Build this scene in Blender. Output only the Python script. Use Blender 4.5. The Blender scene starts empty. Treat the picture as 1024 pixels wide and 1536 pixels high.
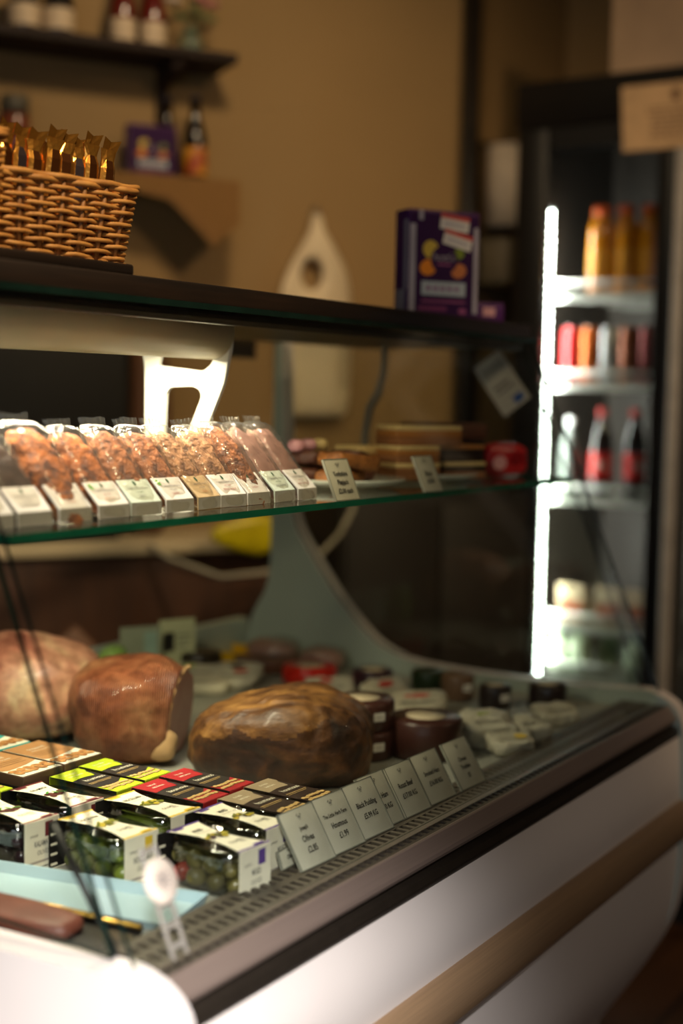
import bpy, bmesh, math, random
from mathutils import Vector, Matrix, noise
random.seed(7)
SC = bpy.context.scene
COL = SC.collection
PI = math.pi
V3 = Vector

# ------------------------------------------------------------------ materials
def lin(c):
    out = []
    for v in c[:3]:
        v /= 255.0
        out.append(v / 12.92 if v <= 0.04045 else ((v + 0.055) / 1.055) ** 2.4)
    return (*out, 1.0)

MATS = {}
def M(name, col, rough=.5, metal=0.0, col2=None, scale=20.0, bump=0.0, bscale=None, spec=.5,
      emit=None, es=0.0, contrast=.5, stretch=(1, 1, 1), coat=0.0, trans=0.0, sss=0.0, detail=4.0):
    if name in MATS:
        return MATS[name]
    m = bpy.data.materials.new(name)
    m.use_nodes = True
    nt = m.node_tree
    b = nt.nodes['Principled BSDF']
    b.inputs['Roughness'].default_value = rough
    b.inputs['Metallic'].default_value = metal
    b.inputs['Specular IOR Level'].default_value = spec
    b.inputs['Coat Weight'].default_value = coat
    b.inputs['Transmission Weight'].default_value = trans
    b.inputs['Subsurface Weight'].default_value = sss
    b.inputs['Subsurface Radius'].default_value = (.01, .004, .003)
    c2 = col2 if col2 else tuple(min(255, v * .88) for v in col)
    tc = nt.nodes.new('ShaderNodeTexCoord')
    mp = nt.nodes.new('ShaderNodeMapping')
    mp.inputs['Scale'].default_value = stretch
    nz = nt.nodes.new('ShaderNodeTexNoise')
    nz.inputs['Scale'].default_value = scale
    nz.inputs['Detail'].default_value = detail
    rp = nt.nodes.new('ShaderNodeValToRGB')
    rp.color_ramp.elements[0].position = .5 - contrast / 2
    rp.color_ramp.elements[1].position = .5 + contrast / 2
    rp.color_ramp.elements[0].color = lin(c2)
    rp.color_ramp.elements[1].color = lin(col)
    L = nt.links.new
    L(tc.outputs['Object'], mp.inputs['Vector'])
    L(mp.outputs['Vector'], nz.inputs['Vector'])
    L(nz.outputs['Fac'], rp.inputs['Fac'])
    L(rp.outputs['Color'], b.inputs['Base Color'])
    if bump:
        n2 = nt.nodes.new('ShaderNodeTexNoise')
        n2.inputs['Scale'].default_value = bscale or scale
        n2.inputs['Detail'].default_value = 3
        L(mp.outputs['Vector'], n2.inputs['Vector'])
        bp = nt.nodes.new('ShaderNodeBump')
        bp.inputs['Strength'].default_value = bump
        bp.inputs['Distance'].default_value = .004
        L(n2.outputs['Fac'], bp.inputs['Height'])
        L(bp.outputs['Normal'], b.inputs['Normal'])
    if emit:
        b.inputs['Emission Color'].default_value = lin(emit)
        b.inputs['Emission Strength'].default_value = es
    MATS[name] = m
    return m

def thin(name, tint=(245, 250, 247), rough=.0, f0=.04, bump=0.0, bscale=60, haze=0.0, hazecol=(220, 220, 215)):
    """thin clear sheet: Schlick mix of tinted transparency and a glossy reflection"""
    if name in MATS:
        return MATS[name]
    m = bpy.data.materials.new(name)
    m.use_nodes = True
    nt = m.node_tree
    nt.nodes.clear()
    L = nt.links.new
    out = nt.nodes.new('ShaderNodeOutputMaterial')
    tr = nt.nodes.new('ShaderNodeBsdfTransparent'); tr.inputs['Color'].default_value = lin(tint)
    gl = nt.nodes.new('ShaderNodeBsdfGlossy')
    gl.inputs['Roughness'].default_value = rough
    geo = nt.nodes.new('ShaderNodeNewGeometry')
    dot = nt.nodes.new('ShaderNodeVectorMath'); dot.operation = 'DOT_PRODUCT'
    L(geo.outputs['Incoming'], dot.inputs[1])
    if bump:
        tc = nt.nodes.new('ShaderNodeTexCoord')
        nz = nt.nodes.new('ShaderNodeTexNoise'); nz.inputs['Scale'].default_value = bscale; nz.inputs['Detail'].default_value = 2
        bp = nt.nodes.new('ShaderNodeBump'); bp.inputs['Strength'].default_value = bump; bp.inputs['Distance'].default_value = .006
        L(tc.outputs['Object'], nz.inputs['Vector']); L(nz.outputs['Fac'], bp.inputs['Height'])
        L(bp.outputs['Normal'], gl.inputs['Normal']); L(bp.outputs['Normal'], dot.inputs[0])
    else:
        L(geo.outputs['Normal'], dot.inputs[0])
    ab = nt.nodes.new('ShaderNodeMath'); ab.operation = 'ABSOLUTE'; L(dot.outputs['Value'], ab.inputs[0])
    om = nt.nodes.new('ShaderNodeMath'); om.operation = 'SUBTRACT'; om.inputs[0].default_value = 1; L(ab.outputs[0], om.inputs[1])
    pw = nt.nodes.new('ShaderNodeMath'); pw.operation = 'POWER'; pw.inputs[1].default_value = 5; L(om.outputs[0], pw.inputs[0])
    ma = nt.nodes.new('ShaderNodeMath'); ma.operation = 'MULTIPLY_ADD'; ma.use_clamp = True
    ma.inputs[1].default_value = 1 - f0; ma.inputs[2].default_value = f0; L(pw.outputs[0], ma.inputs[0])
    mx = nt.nodes.new('ShaderNodeMixShader')
    L(ma.outputs[0], mx.inputs['Fac']); L(tr.outputs[0], mx.inputs[1]); L(gl.outputs[0], mx.inputs[2])
    last = mx
    if haze:
        df = nt.nodes.new('ShaderNodeBsdfDiffuse'); df.inputs['Color'].default_value = lin(hazecol)
        m2 = nt.nodes.new('ShaderNodeMixShader'); m2.inputs['Fac'].default_value = haze
        L(mx.outputs[0], m2.inputs[1]); L(df.outputs[0], m2.inputs[2]); last = m2
    L(last.outputs[0], out.inputs['Surface'])
    MATS[name] = m
    return m

def woodmat(name, c1, c2, scale=6, stretch=(1, 12, 12), rough=.5, planks=0):
    if name in MATS:
        return MATS[name]
    m = M(name, c1, rough, col2=c2, scale=scale, stretch=stretch, bump=.15, detail=6)
    if planks:
        nt = m.node_tree; L = nt.links.new
        b = nt.nodes['Principled BSDF']
        br = nt.nodes.new('ShaderNodeTexBrick')
        br.inputs['Scale'].default_value = planks; br.inputs['Mortar Size'].default_value = .008
        br.inputs['Brick Width'].default_value = 1.6; br.inputs['Row Height'].default_value = .18
        br.inputs['Color1'].default_value = (1, 1, 1, 1); br.inputs['Color2'].default_value = (.7, .7, .7, 1); br.inputs['Mortar'].default_value = (.15, .15, .15, 1)
        tc = [n for n in nt.nodes if n.type == 'TEX_COORD'][0]
        L(tc.outputs['Object'], br.inputs['Vector'])
        rp = [n for n in nt.nodes if n.type == 'VALTORGB'][0]
        mx = nt.nodes.new('ShaderNodeMix'); mx.data_type = 'RGBA'; mx.blend_type = 'MULTIPLY'
        mx.inputs[0].default_value = 1
        L(rp.outputs['Color'], mx.inputs[6]); L(br.outputs['Color'], mx.inputs[7]); L(mx.outputs[2], b.inputs['Base Color'])
    return m

def metal(name, col, rough=.35):
    return M(name, col, rough, metal=1.0, scale=200, contrast=.9, col2=tuple(v * .9 for v in col))

# ------------------------------------------------------------------ mesh builder
_txt = {}
def text_mesh(s, bold=False):
    k = (s, bold)
    if k not in _txt:
        cu = bpy.data.curves.new('t', 'FONT')
        cu.body = s; cu.size = 1.0; cu.align_x = 'CENTER'; cu.align_y = 'CENTER'; cu.resolution_u = 2
        if bold: cu.offset = .02
        ob = bpy.data.objects.new('t', cu)
        me = bpy.data.meshes.new_from_object(ob)
        _txt[k] = ([tuple(v.co) for v in me.vertices], [tuple(p.vertices) for p in me.polygons])
        bpy.data.objects.remove(ob); bpy.data.meshes.remove(me); bpy.data.curves.remove(cu)
    return _txt[k]

class Fr:
    """a flat frame: origin, right (U), up (V) and outward normal"""
    def __init__(s, o, u, v):
        s.o = V3(o); s.u = V3(u).normalized(); s.v = V3(v).normalized(); s.n = s.u.cross(s.v).normalized()
    def p(s, a, b, lift=0.0):
        return s.o + s.u * a + s.v * b + s.n * lift

class MB:
    def __init__(s):
        s.v = []; s.f = []; s.fm = []; s.fs = []; s.mats = []
    def mi(s, m):
        if m not in s.mats: s.mats.append(m)
        return s.mats.index(m)
    def add(s, vs, fs, m, smooth=False, T=None):
        o = len(s.v)
        for p in vs:
            p = V3(p)
            s.v.append(T @ p if T else p)
        k = s.mi(m)
        for f in fs:
            s.f.append([i + o for i in f]); s.fm.append(k); s.fs.append(smooth)
        return s
    def box(s, x0, x1, y0, y1, z0, z1, m, bev=0.0, T=None, seg=2):
        if x0 > x1: x0, x1 = x1, x0
        if y0 > y1: y0, y1 = y1, y0
        if z0 > z1: z0, z1 = z1, z0
        vs = [(x, y, z) for z in (z0, z1) for y in (y0, y1) for x in (x0, x1)]
        fs = [(0, 2, 3, 1), (4, 5, 7, 6), (0, 1, 5, 4), (2, 6, 7, 3), (0, 4, 6, 2), (1, 3, 7, 5)]
        if bev <= 0:
            return s.add(vs, fs, m, T=T)
        bm = bmesh.new()
        bv = [bm.verts.new(v) for v in vs]
        for f in fs: bm.faces.new([bv[i] for i in f])
        bmesh.ops.bevel(bm, geom=list(bm.edges), offset=bev, segments=seg, affect='EDGES', profile=.5)
        bm.verts.index_update()
        s.add([v.co.copy() for v in bm.verts], [[v.index for v in f.verts] for f in bm.faces], m, True, T)
        bm.free()
        return s
    def lathe(s, prof, m, seg=24, T=None, smooth=True, cap=True, sx=1.0, sy=1.0, lobes=0, lobe=0.0):
        vs = []; fs = []
        n = len(prof)
        for r, z in prof:
            for i in range(seg):
                a = 2 * PI * i / seg
                rr = r * (1 + lobe * math.cos(lobes * a))
                vs.append((rr * math.cos(a) * sx, rr * math.sin(a) * sy, z))
        for j in range(n - 1):
            for i in range(seg):
                k = (i + 1) % seg
                fs.append((j * seg + i, j * seg + k, (j + 1) * seg + k, (j + 1) * seg + i))
        if cap:
            fs.append(tuple(range(seg))[::-1]); fs.append(tuple((n - 1) * seg + i for i in range(seg)))
        return s.add(vs, fs, m, smooth, T)
    def tube(s, pts, r, m, seg=10, rx=1.0, smooth=True, T=None, cap=True):
        pts = [V3(p) for p in pts]
        rs = r if isinstance(r, (list, tuple)) else [r] * len(pts)
        vs = []; fs = []
        prev = None
        for i, p in enumerate(pts):
            a = pts[max(i - 1, 0)]; b = pts[min(i + 1, len(pts) - 1)]
            d = (b - a).normalized()
            if prev is None:
                ref = V3((0, 0, 1)) if abs(d.z) < .9 else V3((1, 0, 0))
                u = d.cross(ref).normalized()
            else:
                u = (prev - d * prev.dot(d)).normalized()
            prev = u
            w = d.cross(u)
            for k in range(seg):
                t = 2 * PI * k / seg
                vs.append(p + u * math.cos(t) * rs[i] * rx + w * math.sin(t) * rs[i])
        for j in range(len(pts) - 1):
            for i in range(seg):
                k = (i + 1) % seg
                fs.append((j * seg + i, j * seg + k, (j + 1) * seg + k, (j + 1) * seg + i))
        if cap:
            fs.append(tuple(range(seg))[::-1]); fs.append(tuple((len(pts) - 1) * seg + i for i in range(seg)))
        return s.add(vs, fs, m, smooth, T)
    def prism(s, poly, axis, a0, a1, m, T=None, m_edge=None, smooth=False):
        """poly of 2D points; axis x: (y,z), y: (x,z), z: (x,y)"""
        def mk(p, a):
            return {'x': (a, p[0], p[1]), 'y': (p[0], a, p[1]), 'z': (p[0], p[1], a)}[axis]
        n = len(poly)
        vs = [mk(p, a0) for p in poly] + [mk(p, a1) for p in poly]
        s.add(vs, [tuple(range(n))[::-1], tuple(range(n, 2 * n))], m, T=T)
        s.add(vs, [(i, (i + 1) % n, n + (i + 1) % n, n + i) for i in range(n)], m_edge or m, smooth, T=T)
        return s
    def sup(s, c, r, m, e1=1.0, e2=1.0, seg=24, rings=14, f=None, T=None, smooth=True):
        def sp(v, e): return math.copysign(abs(v) ** e, v)
        vs = []; fs = []
        for j in range(rings + 1):
            a = -PI / 2 + PI * j / rings
            for i in range(seg):
                b = 2 * PI * i / seg
                p = V3((sp(math.cos(a), e1) * sp(math.cos(b), e2), sp(math.cos(a), e1) * sp(math.sin(b), e2), sp(math.sin(a), e1)))
                p = V3((p.x * r[0], p.y * r[1], p.z * r[2]))
                if f: p = f(p)
                vs.append(p + V3(c))
        for j in range(rings):
            for i in range(seg):
                k = (i + 1) % seg
                fs.append((j * seg + i, j * seg + k, (j + 1) * seg + k, (j + 1) * seg + i))
        return s.add(vs, fs, m, smooth, T)
    # flat marks printed on a face
    def rect(s, F, a0, a1, b0, b1, m, lift=.0004):
        return s.add([F.p(a0, b0, lift), F.p(a1, b0, lift), F.p(a1, b1, lift), F.p(a0, b1, lift)], [(0, 1, 2, 3)], m)
    def poly(s, F, pts, m, lift=.0004):
        return s.add([F.p(a, b, lift) for a, b in pts], [tuple(range(len(pts)))], m)
    def ell(s, F, a, b, ra, rb, m, lift=.0004, rot=0.0, seg=18):
        c, sn = math.cos(rot), math.sin(rot)
        return s.poly(F, [(a + ra * math.cos(t) * c - rb * math.sin(t) * sn, b + ra * math.cos(t) * sn + rb * math.sin(t) * c)
                          for t in [2 * PI * i / seg for i in range(seg)]], m, lift)
    def text(s, F, st, a, b, size, m, lift=.0006, sx=1.0, bold=False):
        vs, fs = text_mesh(st, bold)
        return s.add([F.p(a + x * size * sx, b + y * size, lift) for x, y, z in vs], fs, m)
    def build(s, name, parent=None, loc=None, rot=None):
        me = bpy.data.meshes.new(name)
        me.from_pydata([tuple(v) for v in s.v], [], s.f)
        for m in s.mats: me.materials.append(m)
        me.polygons.foreach_set('material_index', s.fm)
        me.polygons.foreach_set('use_smooth', s.fs)
        me.update()
        o = bpy.data.objects.new(name, me)
        COL.objects.link(o)
        if parent: o.parent = parent
        if loc: o.location = loc
        if rot: o.rotation_euler = rot
        return o

def thing(name, label, cat, loc=(0, 0, 0), rz=0.0, group=None):
    o = bpy.data.objects.new(name, None)
    o.empty_display_size = .02
    COL.objects.link(o)
    o.location = loc; o.rotation_euler = (0, 0, rz)
    o['label'] = label; o['category'] = cat
    if group: o['group'] = group
    return o
def tag(o, label, cat, group=None):
    o['label'] = label; o['category'] = cat
    if group: o['group'] = group
    return o
def struct(o):
    o['kind'] = 'structure'; return o
def dup(root, loc, rz, label, group=None):
    r = root.copy(); COL.objects.link(r); r.location = loc; r.rotation_euler = (0, 0, rz); r['label'] = label
    if group: r['group'] = group
    for ch in list(root.children):
        c = ch.copy(); COL.objects.link(c); c.parent = r
        for g in ch.children:
            d = g.copy(); COL.objects.link(d); d.parent = c
    return r
def wob(amp, fr, seed=0.0):
    o = V3((seed, seed * 1.7, -seed))
    return lambda p: p + (p.normalized() if p.length > 1e-6 else V3((0, 0, 0))) * amp * noise.noise(p * fr + o)
def R2(poly, r=.004, n=4):
    """round the corners of a 2D polygon"""
    out = []
    k = len(poly)
    for i in range(k):
        p = V3((*poly[i], 0)); a = V3((*poly[i - 1], 0)); b = V3((*poly[(i + 1) % k], 0))
        da = (a - p); db = (b - p)
        q = min(r, da.length * .45, db.length * .45)
        s0 = p + da.normalized() * q; s1 = p + db.normalized() * q
        for j in range(n + 1):
            t = j / n
            w = s0 * (1 - t) ** 2 + p * 2 * t * (1 - t) + s1 * t * t
            out.append((w.x, w.y))
    return out

# common materials
white_plastic = M('white_plastic', (226, 222, 216), .4, scale=4)
panel_white = M('panel_white', (224, 216, 212), .38, scale=3, col2=(214, 206, 202))
cream = M('cream_enamel', (200, 186, 150), .45, scale=5)
black = M('black_plastic', (14, 12, 12), .4)
dark_gap = M('dark_gap', (10, 9, 9), .8)
alu = M('brushed_aluminium', (150, 132, 122), .38, metal=.30, scale=60, stretch=(.2, 20, 20), contrast=.8)
alu_dark = M('dark_aluminium', (66, 58, 50), .4, metal=.6, scale=60)
bronze = M('bronze_bumper', (178, 146, 112), .36, metal=.25, scale=30, stretch=(.3, 20, 20), contrast=.8, col2=(146, 120, 94))
steel = M('steel', (150, 152, 150), .35, metal=1)
deck_m = M('deck_enamel', (150, 150, 140), .5)
glass = thin('clear_glass', (249, 251, 249), 0.0, .03)
pane_edge = M('pane_edge', (22, 44, 38), .2, col2=(12, 26, 22), spec=.6)
glass_edge = M('glass_edge', (14, 104, 78), .15, col2=(10, 84, 64), spec=.8)
film = thin('clear_film', (250, 248, 243), .16, .05, bump=1.0, bscale=60, haze=.03)
clear_pl = thin('clear_plastic', (238, 238, 236), .05, .08)
paper = M('white_paper', (228, 224, 214), .7, scale=8)
ink = M('black_ink', (28, 26, 26), .7)
grey_ink = M('grey_ink', (120, 118, 112), .7)
wood_dark = woodmat('dark_wood', (38, 24, 14), (18, 11, 7), rough=.5)

# ------------------------------------------------------------------ camera
cam = bpy.data.cameras.new('camera')
cam.sensor_fit = 'VERTICAL'; cam.sensor_height = 36.0; cam.lens = 2050 / 1536 * 36
cam.clip_start = .02
cam.dof.use_dof = True; cam.dof.focus_distance = 1.60; cam.dof.aperture_fstop = 1.65
co = bpy.data.objects.new('camera', cam); COL.objects.link(co)
Rr, Uu, Ff = V3((.5354, -.8444, .0179)), V3((.0616, .0602, .9963)), V3((.8423, .5323, -.0843))
Uu = (Uu - Ff * Uu.dot(Ff)).normalized(); Rr = Ff.cross(Uu).normalized()
mm = Matrix((Rr, Uu, -Ff)).transposed().to_4x4(); mm.translation = (0, 0, 1.30)
co.matrix_world = mm
SC.camera = co

# ------------------------------------------------------------------ room
P0 = V3((2.4715, 2.4288, 0)); W = V3((.8425, -.5387, 0)); N = V3((-.5387, -.8425, 0))
WA = math.atan2(-.5387, .8425)
def wp(s, off=0.0, z=0.0): return P0 + W * s + N * off + V3((0, 0, z))
wall_m = M('olive_tan_wall', (150, 120, 76), .75, scale=1.6, col2=(138, 110, 68), bump=.1, bscale=140)
wall_c = M('cream_wall', (170, 160, 140), .8, scale=1.5)
floor_m = woodmat('floor_planks', (96, 60, 32), (62, 38, 20), scale=3, stretch=(1, 8, 1), rough=.45, planks=1.0)
struct(MB().box(-2.2, 4.4, -2.8, 5.6, -.06, 0, floor_m).build('floor'))
struct(MB().box(-2.2, 4.4, -2.8, 5.6, 2.75, 2.82, wall_c).build('ceiling'))
o = MB().box(-5.6, 1.17, 0, .06, 0, 2.75, wall_m).build('wall_back', None, P0, (0, 0, WA)); struct(o)
cx, cy = wp(1.17).x, wp(1.17).y
struct(MB().box(cx, 4.2, cy, cy + .06, 0, 2.75, wall_m).build('wall_right'))
struct(MB().box(4.14, 4.2, -2.6, cy, 0, 2.75, wall_m).build('wall_end'))
struct(MB().box(-2.0, 4.2, -2.66, -2.6, 0, 2.75, wall_c).build('wall_front'))
# left wall with a window opening
wl = MB()
wl.box(-2.06, -2.0, -2.6, -1.7, 0, 2.75, wall_c).box(-2.06, -2.0, .7, 5.4, 0, 2.75, wall_c)
wl.box(-2.06, -2.0, -1.7, .7, 0, .5, wall_c).box(-2.06, -2.0, -1.7, .7, 2.2, 2.75, wall_c)
struct(wl.build('wall_left'))
wf = MB()
for y in (-1.7, -.52, .66): wf.box(-2.05, -1.99, y, y + .04, .5, 2.2, white_plastic)
for z in (.5, 2.16): wf.box(-2.05, -1.99, -1.7, .7, z, z + .04, white_plastic)
struct(wf.build('window_1'))
tm = M('dark_trim', (30, 22, 14), .5)
tr = MB().tube([wp(1.165, .03, 0), wp(1.165, .03, 2.75)], .026, tm, 14)
tr.build('trim_1')['kind'] = 'structure'

# ------------------------------------------------------------------ display counter
case = thing('display_counter', 'white serve-over deli counter with slanted glass front and bronze bumper strip', 'display counter', (0, 0, 0))
X0, X1 = .875, 2.17
gb, gt = V3((0, .742, .806)), V3((0, 1.000, 1.404))          # slanted front glass, bottom and top
def gy(z): return gb.y + (z - gb.z) * (gt.y - gb.y) / (gt.z - gb.z)
def end_profile(d):
    front = [(.745, .822), (.715, .813), (.694, .797), (.682, .765), (.676, .70), (.673, .62), (.676, .53), (.690, .445), (.720, .38), (.760, .325), (.81, .26), (.85, .18), (.86, .08)]
    back = [(1.585, .08), (1.585, .86), (1.535, .93), (1.530, 1.40), (1.512, 1.40), (1.505, 1.17), (1.48, 1.048), (1.433, .987), (1.386, .927), (1.34, .880), (1.295, .843), (1.25, .824), (1.209, .815), (1.10, .811), (.95, .811), (.85, .815)]
    return [(y + d, z) for y, z in front] + back
def smooth_poly(p):
    return R2(p, .05, 4)
MB().prism(smooth_poly(end_profile(0)), 'x', .838, X0, panel_white, T=Matrix.Translation((0, 0, -.010)), smooth=True).build('end_panel', case)
far_panel_m = M('far_panel_glass_tint', (176, 188, 176), .4, scale=3)  # white panel; grey-green seen through the glass is put into its colour
fp = MB().prism(smooth_poly(end_profile(.018)), 'x', X1, X1 + .035, far_panel_m, m_edge=panel_white, smooth=True)
fp.build('end_panel', case)
# front panel: curved sheet
prof = [(.706, .752), (.700, .66), (.699, .58), (.7010, .54), (.7035, .50), (.708, .465), (.715, .432), (.728, .398), (.744, .366), (.785, .30), (.825, .24), (.858, .16), (.868, .10)]
outer = prof; inner = [(y + .012, z - .002) for y, z in prof]
MB().prism(outer + inner[::-1], 'x', X0, X1, panel_white, smooth=True).build('front_panel', case)
MB().box(X0, X1, .87, 1.6, .0, .10, black).build('plinth', case)
# bronze bumper strip
bp = [(.698, .648), (.688, .643), (.681, .63), (.679, .613), (.681, .597), (.688, .585), (.698, .580)]
MB().prism(bp + [(.702, .580), (.702, .648)], 'x', X0, X1, bronze, smooth=True).build('bumper_strip', case)
# aluminium rail: sloping top lip, rounded nose, vertical face, dark groove, lower strip
rl = [(.728, .800), (.7255, .8008), (.7235, .7995), (.7125, .784), (.7112, .780), (.7125, .776), (.717, .7735), (.7215, .7735)]
MB().prism(rl, 'x', X0, X1, alu).build('front_rail', case)
lr = [(.7215, .7715), (.718, .770), (.709, .767), (.7065, .759), (.7075, .752), (.7215, .750)]
MB().prism(lr, 'x', X0, X1, alu_dark).build('lower_rail', case)
# air grille with open slots
gm = M('grille_enamel', (86, 78, 68), .45, metal=.3, scale=80)
g = MB()
rows = [(.7325, .7420), (.7555, .7710), (.7810, .7955)]
edges = [.7245] + [v for r in rows for v in r] + [.803]
for a, b in zip(edges[0::2], edges[1::2]): g.box(X0, X1, a, b, .7965, .800, gm)
nsl = 92
for i in range(nsl + 1):
    x = X0 + (X1 - X0) * i / nsl
    for a, b in rows: g.box(x - .0032, x + .0032, a, b, .7970, .7998, gm)
g.build('air_grille', case)
d = MB().box(X0, X1, .804, 1.585, .770, .789, deck_m).box(X0, X1, .803, .806, .740, .800, gm)
d.box(X0, X1, .722, .804, .735, .740, dark_gap).box(X0, X1, .7215, .7245, .740, .7965, dark_gap)  # trough painted near black, the shade under the slots put into its colour
d.build('deck', case)
MB().box(X0, X1, 1.5852, 1.61, .10, .86, far_panel_m).build('rear_panel', case)
rf = MB()
rf.box(X0, X1, 1.575, 1.60, 1.37, 1.40, alu_dark).box(X0, X0 + .02, 1.575, 1.60, .86, 1.37, alu_dark)
rf.build('rear_frame', case)
# glass panes: slabs with green edges
def slab(poly, axis, a0, a1): return MB().prism(poly, axis, a0, a1, glass, m_edge=pane_edge)
gn = V3((0, gt.z - gb.z, -(gt.y - gb.y))).normalized()
t = .0045
fg = [(gb.y, gb.z), (gt.y, gt.z), (gt.y + gn.y * t * -1 * -1, gt.z + gn.z * t), (gb.y + gn.y * t, gb.z + gn.z * t)]
f = MB()
vs = [(x, y, z) for x in (X0 - .012, X1 + .02) for y, z in fg]
f.add(vs, [(0, 4, 5, 1), (3, 2, 6, 7)], glass)
f.add(vs, [(0, 1, 2, 3), (4, 7, 6, 5), (1, 5, 6, 2), (0, 3, 7, 4)], pane_edge)
f.build('front_glass', case)
far_side = [(.772, .813), (1.25, .826), (1.295, .845), (1.34, .882), (1.386, .929), (1.433, .989), (1.476, 1.05), (1.510, 1.17), (1.520, 1.394), (1.012, 1.394)]
slab(far_side, 'x', X1 + .004, X1 + .010).build('side_glass', case)
slab(far_side, 'x', .862, .868).build('side_glass', case)
# hinge stay of the near pane
MB().tube([(.874, .852, .915), (.874, .776, .812)], .0032, black, 8).build('glass_stay', case)
# shelf
sm = MB()
SZ = 1.170
vs = [(X0 + .002, .906, SZ - .008), (X1 - .002, .906, SZ - .008), (X1 - .002, 1.42, SZ - .008), (X0 + .002, 1.42, SZ - .008)]
vs += [(a, b, SZ) for a, b, c in vs]
sm.add(vs, [(0, 3, 2, 1), (4, 5, 6, 7)], glass); sm.add(vs, [(0, 1, 5, 4), (1, 2, 6, 5), (2, 3, 7, 6), (3, 0, 4, 7)], glass_edge)
sm.build('glass_shelf', case)
# top glass plate, canopy board and lamp housing
MB().box(X0 - .01, X1 + .015, .985, 1.60, 1.397, 1.404, glass).add([(X0 - .01, .9845, 1.397), (X1 + .015, .9845, 1.397), (X1 + .015, .9845, 1.404), (X0 - .01, .9845, 1.404)], [(0, 1, 2, 3)], pane_edge).build('top_glass', case)
can = MB().box(X0, X1, 1.03, 1.32, 1.388, 1.3965, alu_dark)
can.box(X0, X1, 1.010, 1.030, 1.384, 1.3965, alu_dark, .002)
can.build('canopy', case)
lh = MB()
n = 20
arc = []
for i in range(n + 1):
    a = PI * (.30 + 1.25 * i / n)
    arc.append((1.115 - .037 * math.sin(a - PI / 2 + .0) * 1.0, 1.380 + .037 * math.cos(a - PI / 2) * -1.0))
lh.tube([(X0 + .004, 1.105, 1.383), (1.424, 1.105, 1.383)], .038, cream, 28)
lh.build('lamp_housing', case)
tubeglow = M('lamp_tube_glow', (255, 248, 225), .4, emit=(255, 243, 214), es=14.0)
MB().tube([(.92, 1.150, 1.363), (1.40, 1.150, 1.363)], .008, tubeglow, 12).build('lamp_tube', case)
# shelf brackets (h-shaped flat plates)
outer = [(1.1068, 1.3938), (1.085, 1.3918), (1.0783, 1.3788), (1.0785, 1.3617), (1.0893, 1.3142), (1.127, 1.2347), (1.150, 1.172), (1.176, 1.172),
         (1.1552, 1.2337), (1.1255, 1.2954), (1.1278, 1.305), (1.139, 1.3102), (1.1788, 1.3088), (1.1868, 1.2998), (1.1896, 1.2326), (1.192, 1.172), (1.226, 1.172),
         (1.2224, 1.2315), (1.2232, 1.3371), (1.228, 1.3533), (1.1942, 1.3532), (1.1998, 1.3372), (1.1225, 1.3296), (1.1083, 1.3401), (1.1042, 1.3618)]
bw = M('bracket_white', (240, 238, 228), .45)
MB().prism(R2(outer, .005, 3), 'x', 1.430, 1.436, bw).build('shelf_bracket', case)
slim = [(1.150, 1.388), (1.160, 1.388), (1.162, 1.34), (1.172, 1.31), (1.188, 1.285), (1.196, 1.24), (1.200, 1.172), (1.188, 1.172), (1.184, 1.24), (1.176, 1.280), (1.160, 1.305), (1.152, 1.34)]
MB().prism(R2(slim, .003, 3), 'x', 1.950, 1.956, M('bracket_shaded', (126, 118, 100), .5)).build('shelf_bracket', case)  # far bracket's dimness away from the lamp is painted in as grey

# board on top, dark slab under the basket
tag(MB().box(.86, 2.185, .999, 1.36, 1.4045, 1.428, wood_dark, .002).build('wooden_board'), 'long dark wooden board lying along the top of the glass counter', 'board')
tag(MB().box(.70, 1.165, 1.012, 1.34, 1.4285, 1.441, wood_dark, .003).build('serving_slab'), 'short dark wooden slab between the wicker basket and the long board', 'board')

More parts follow.
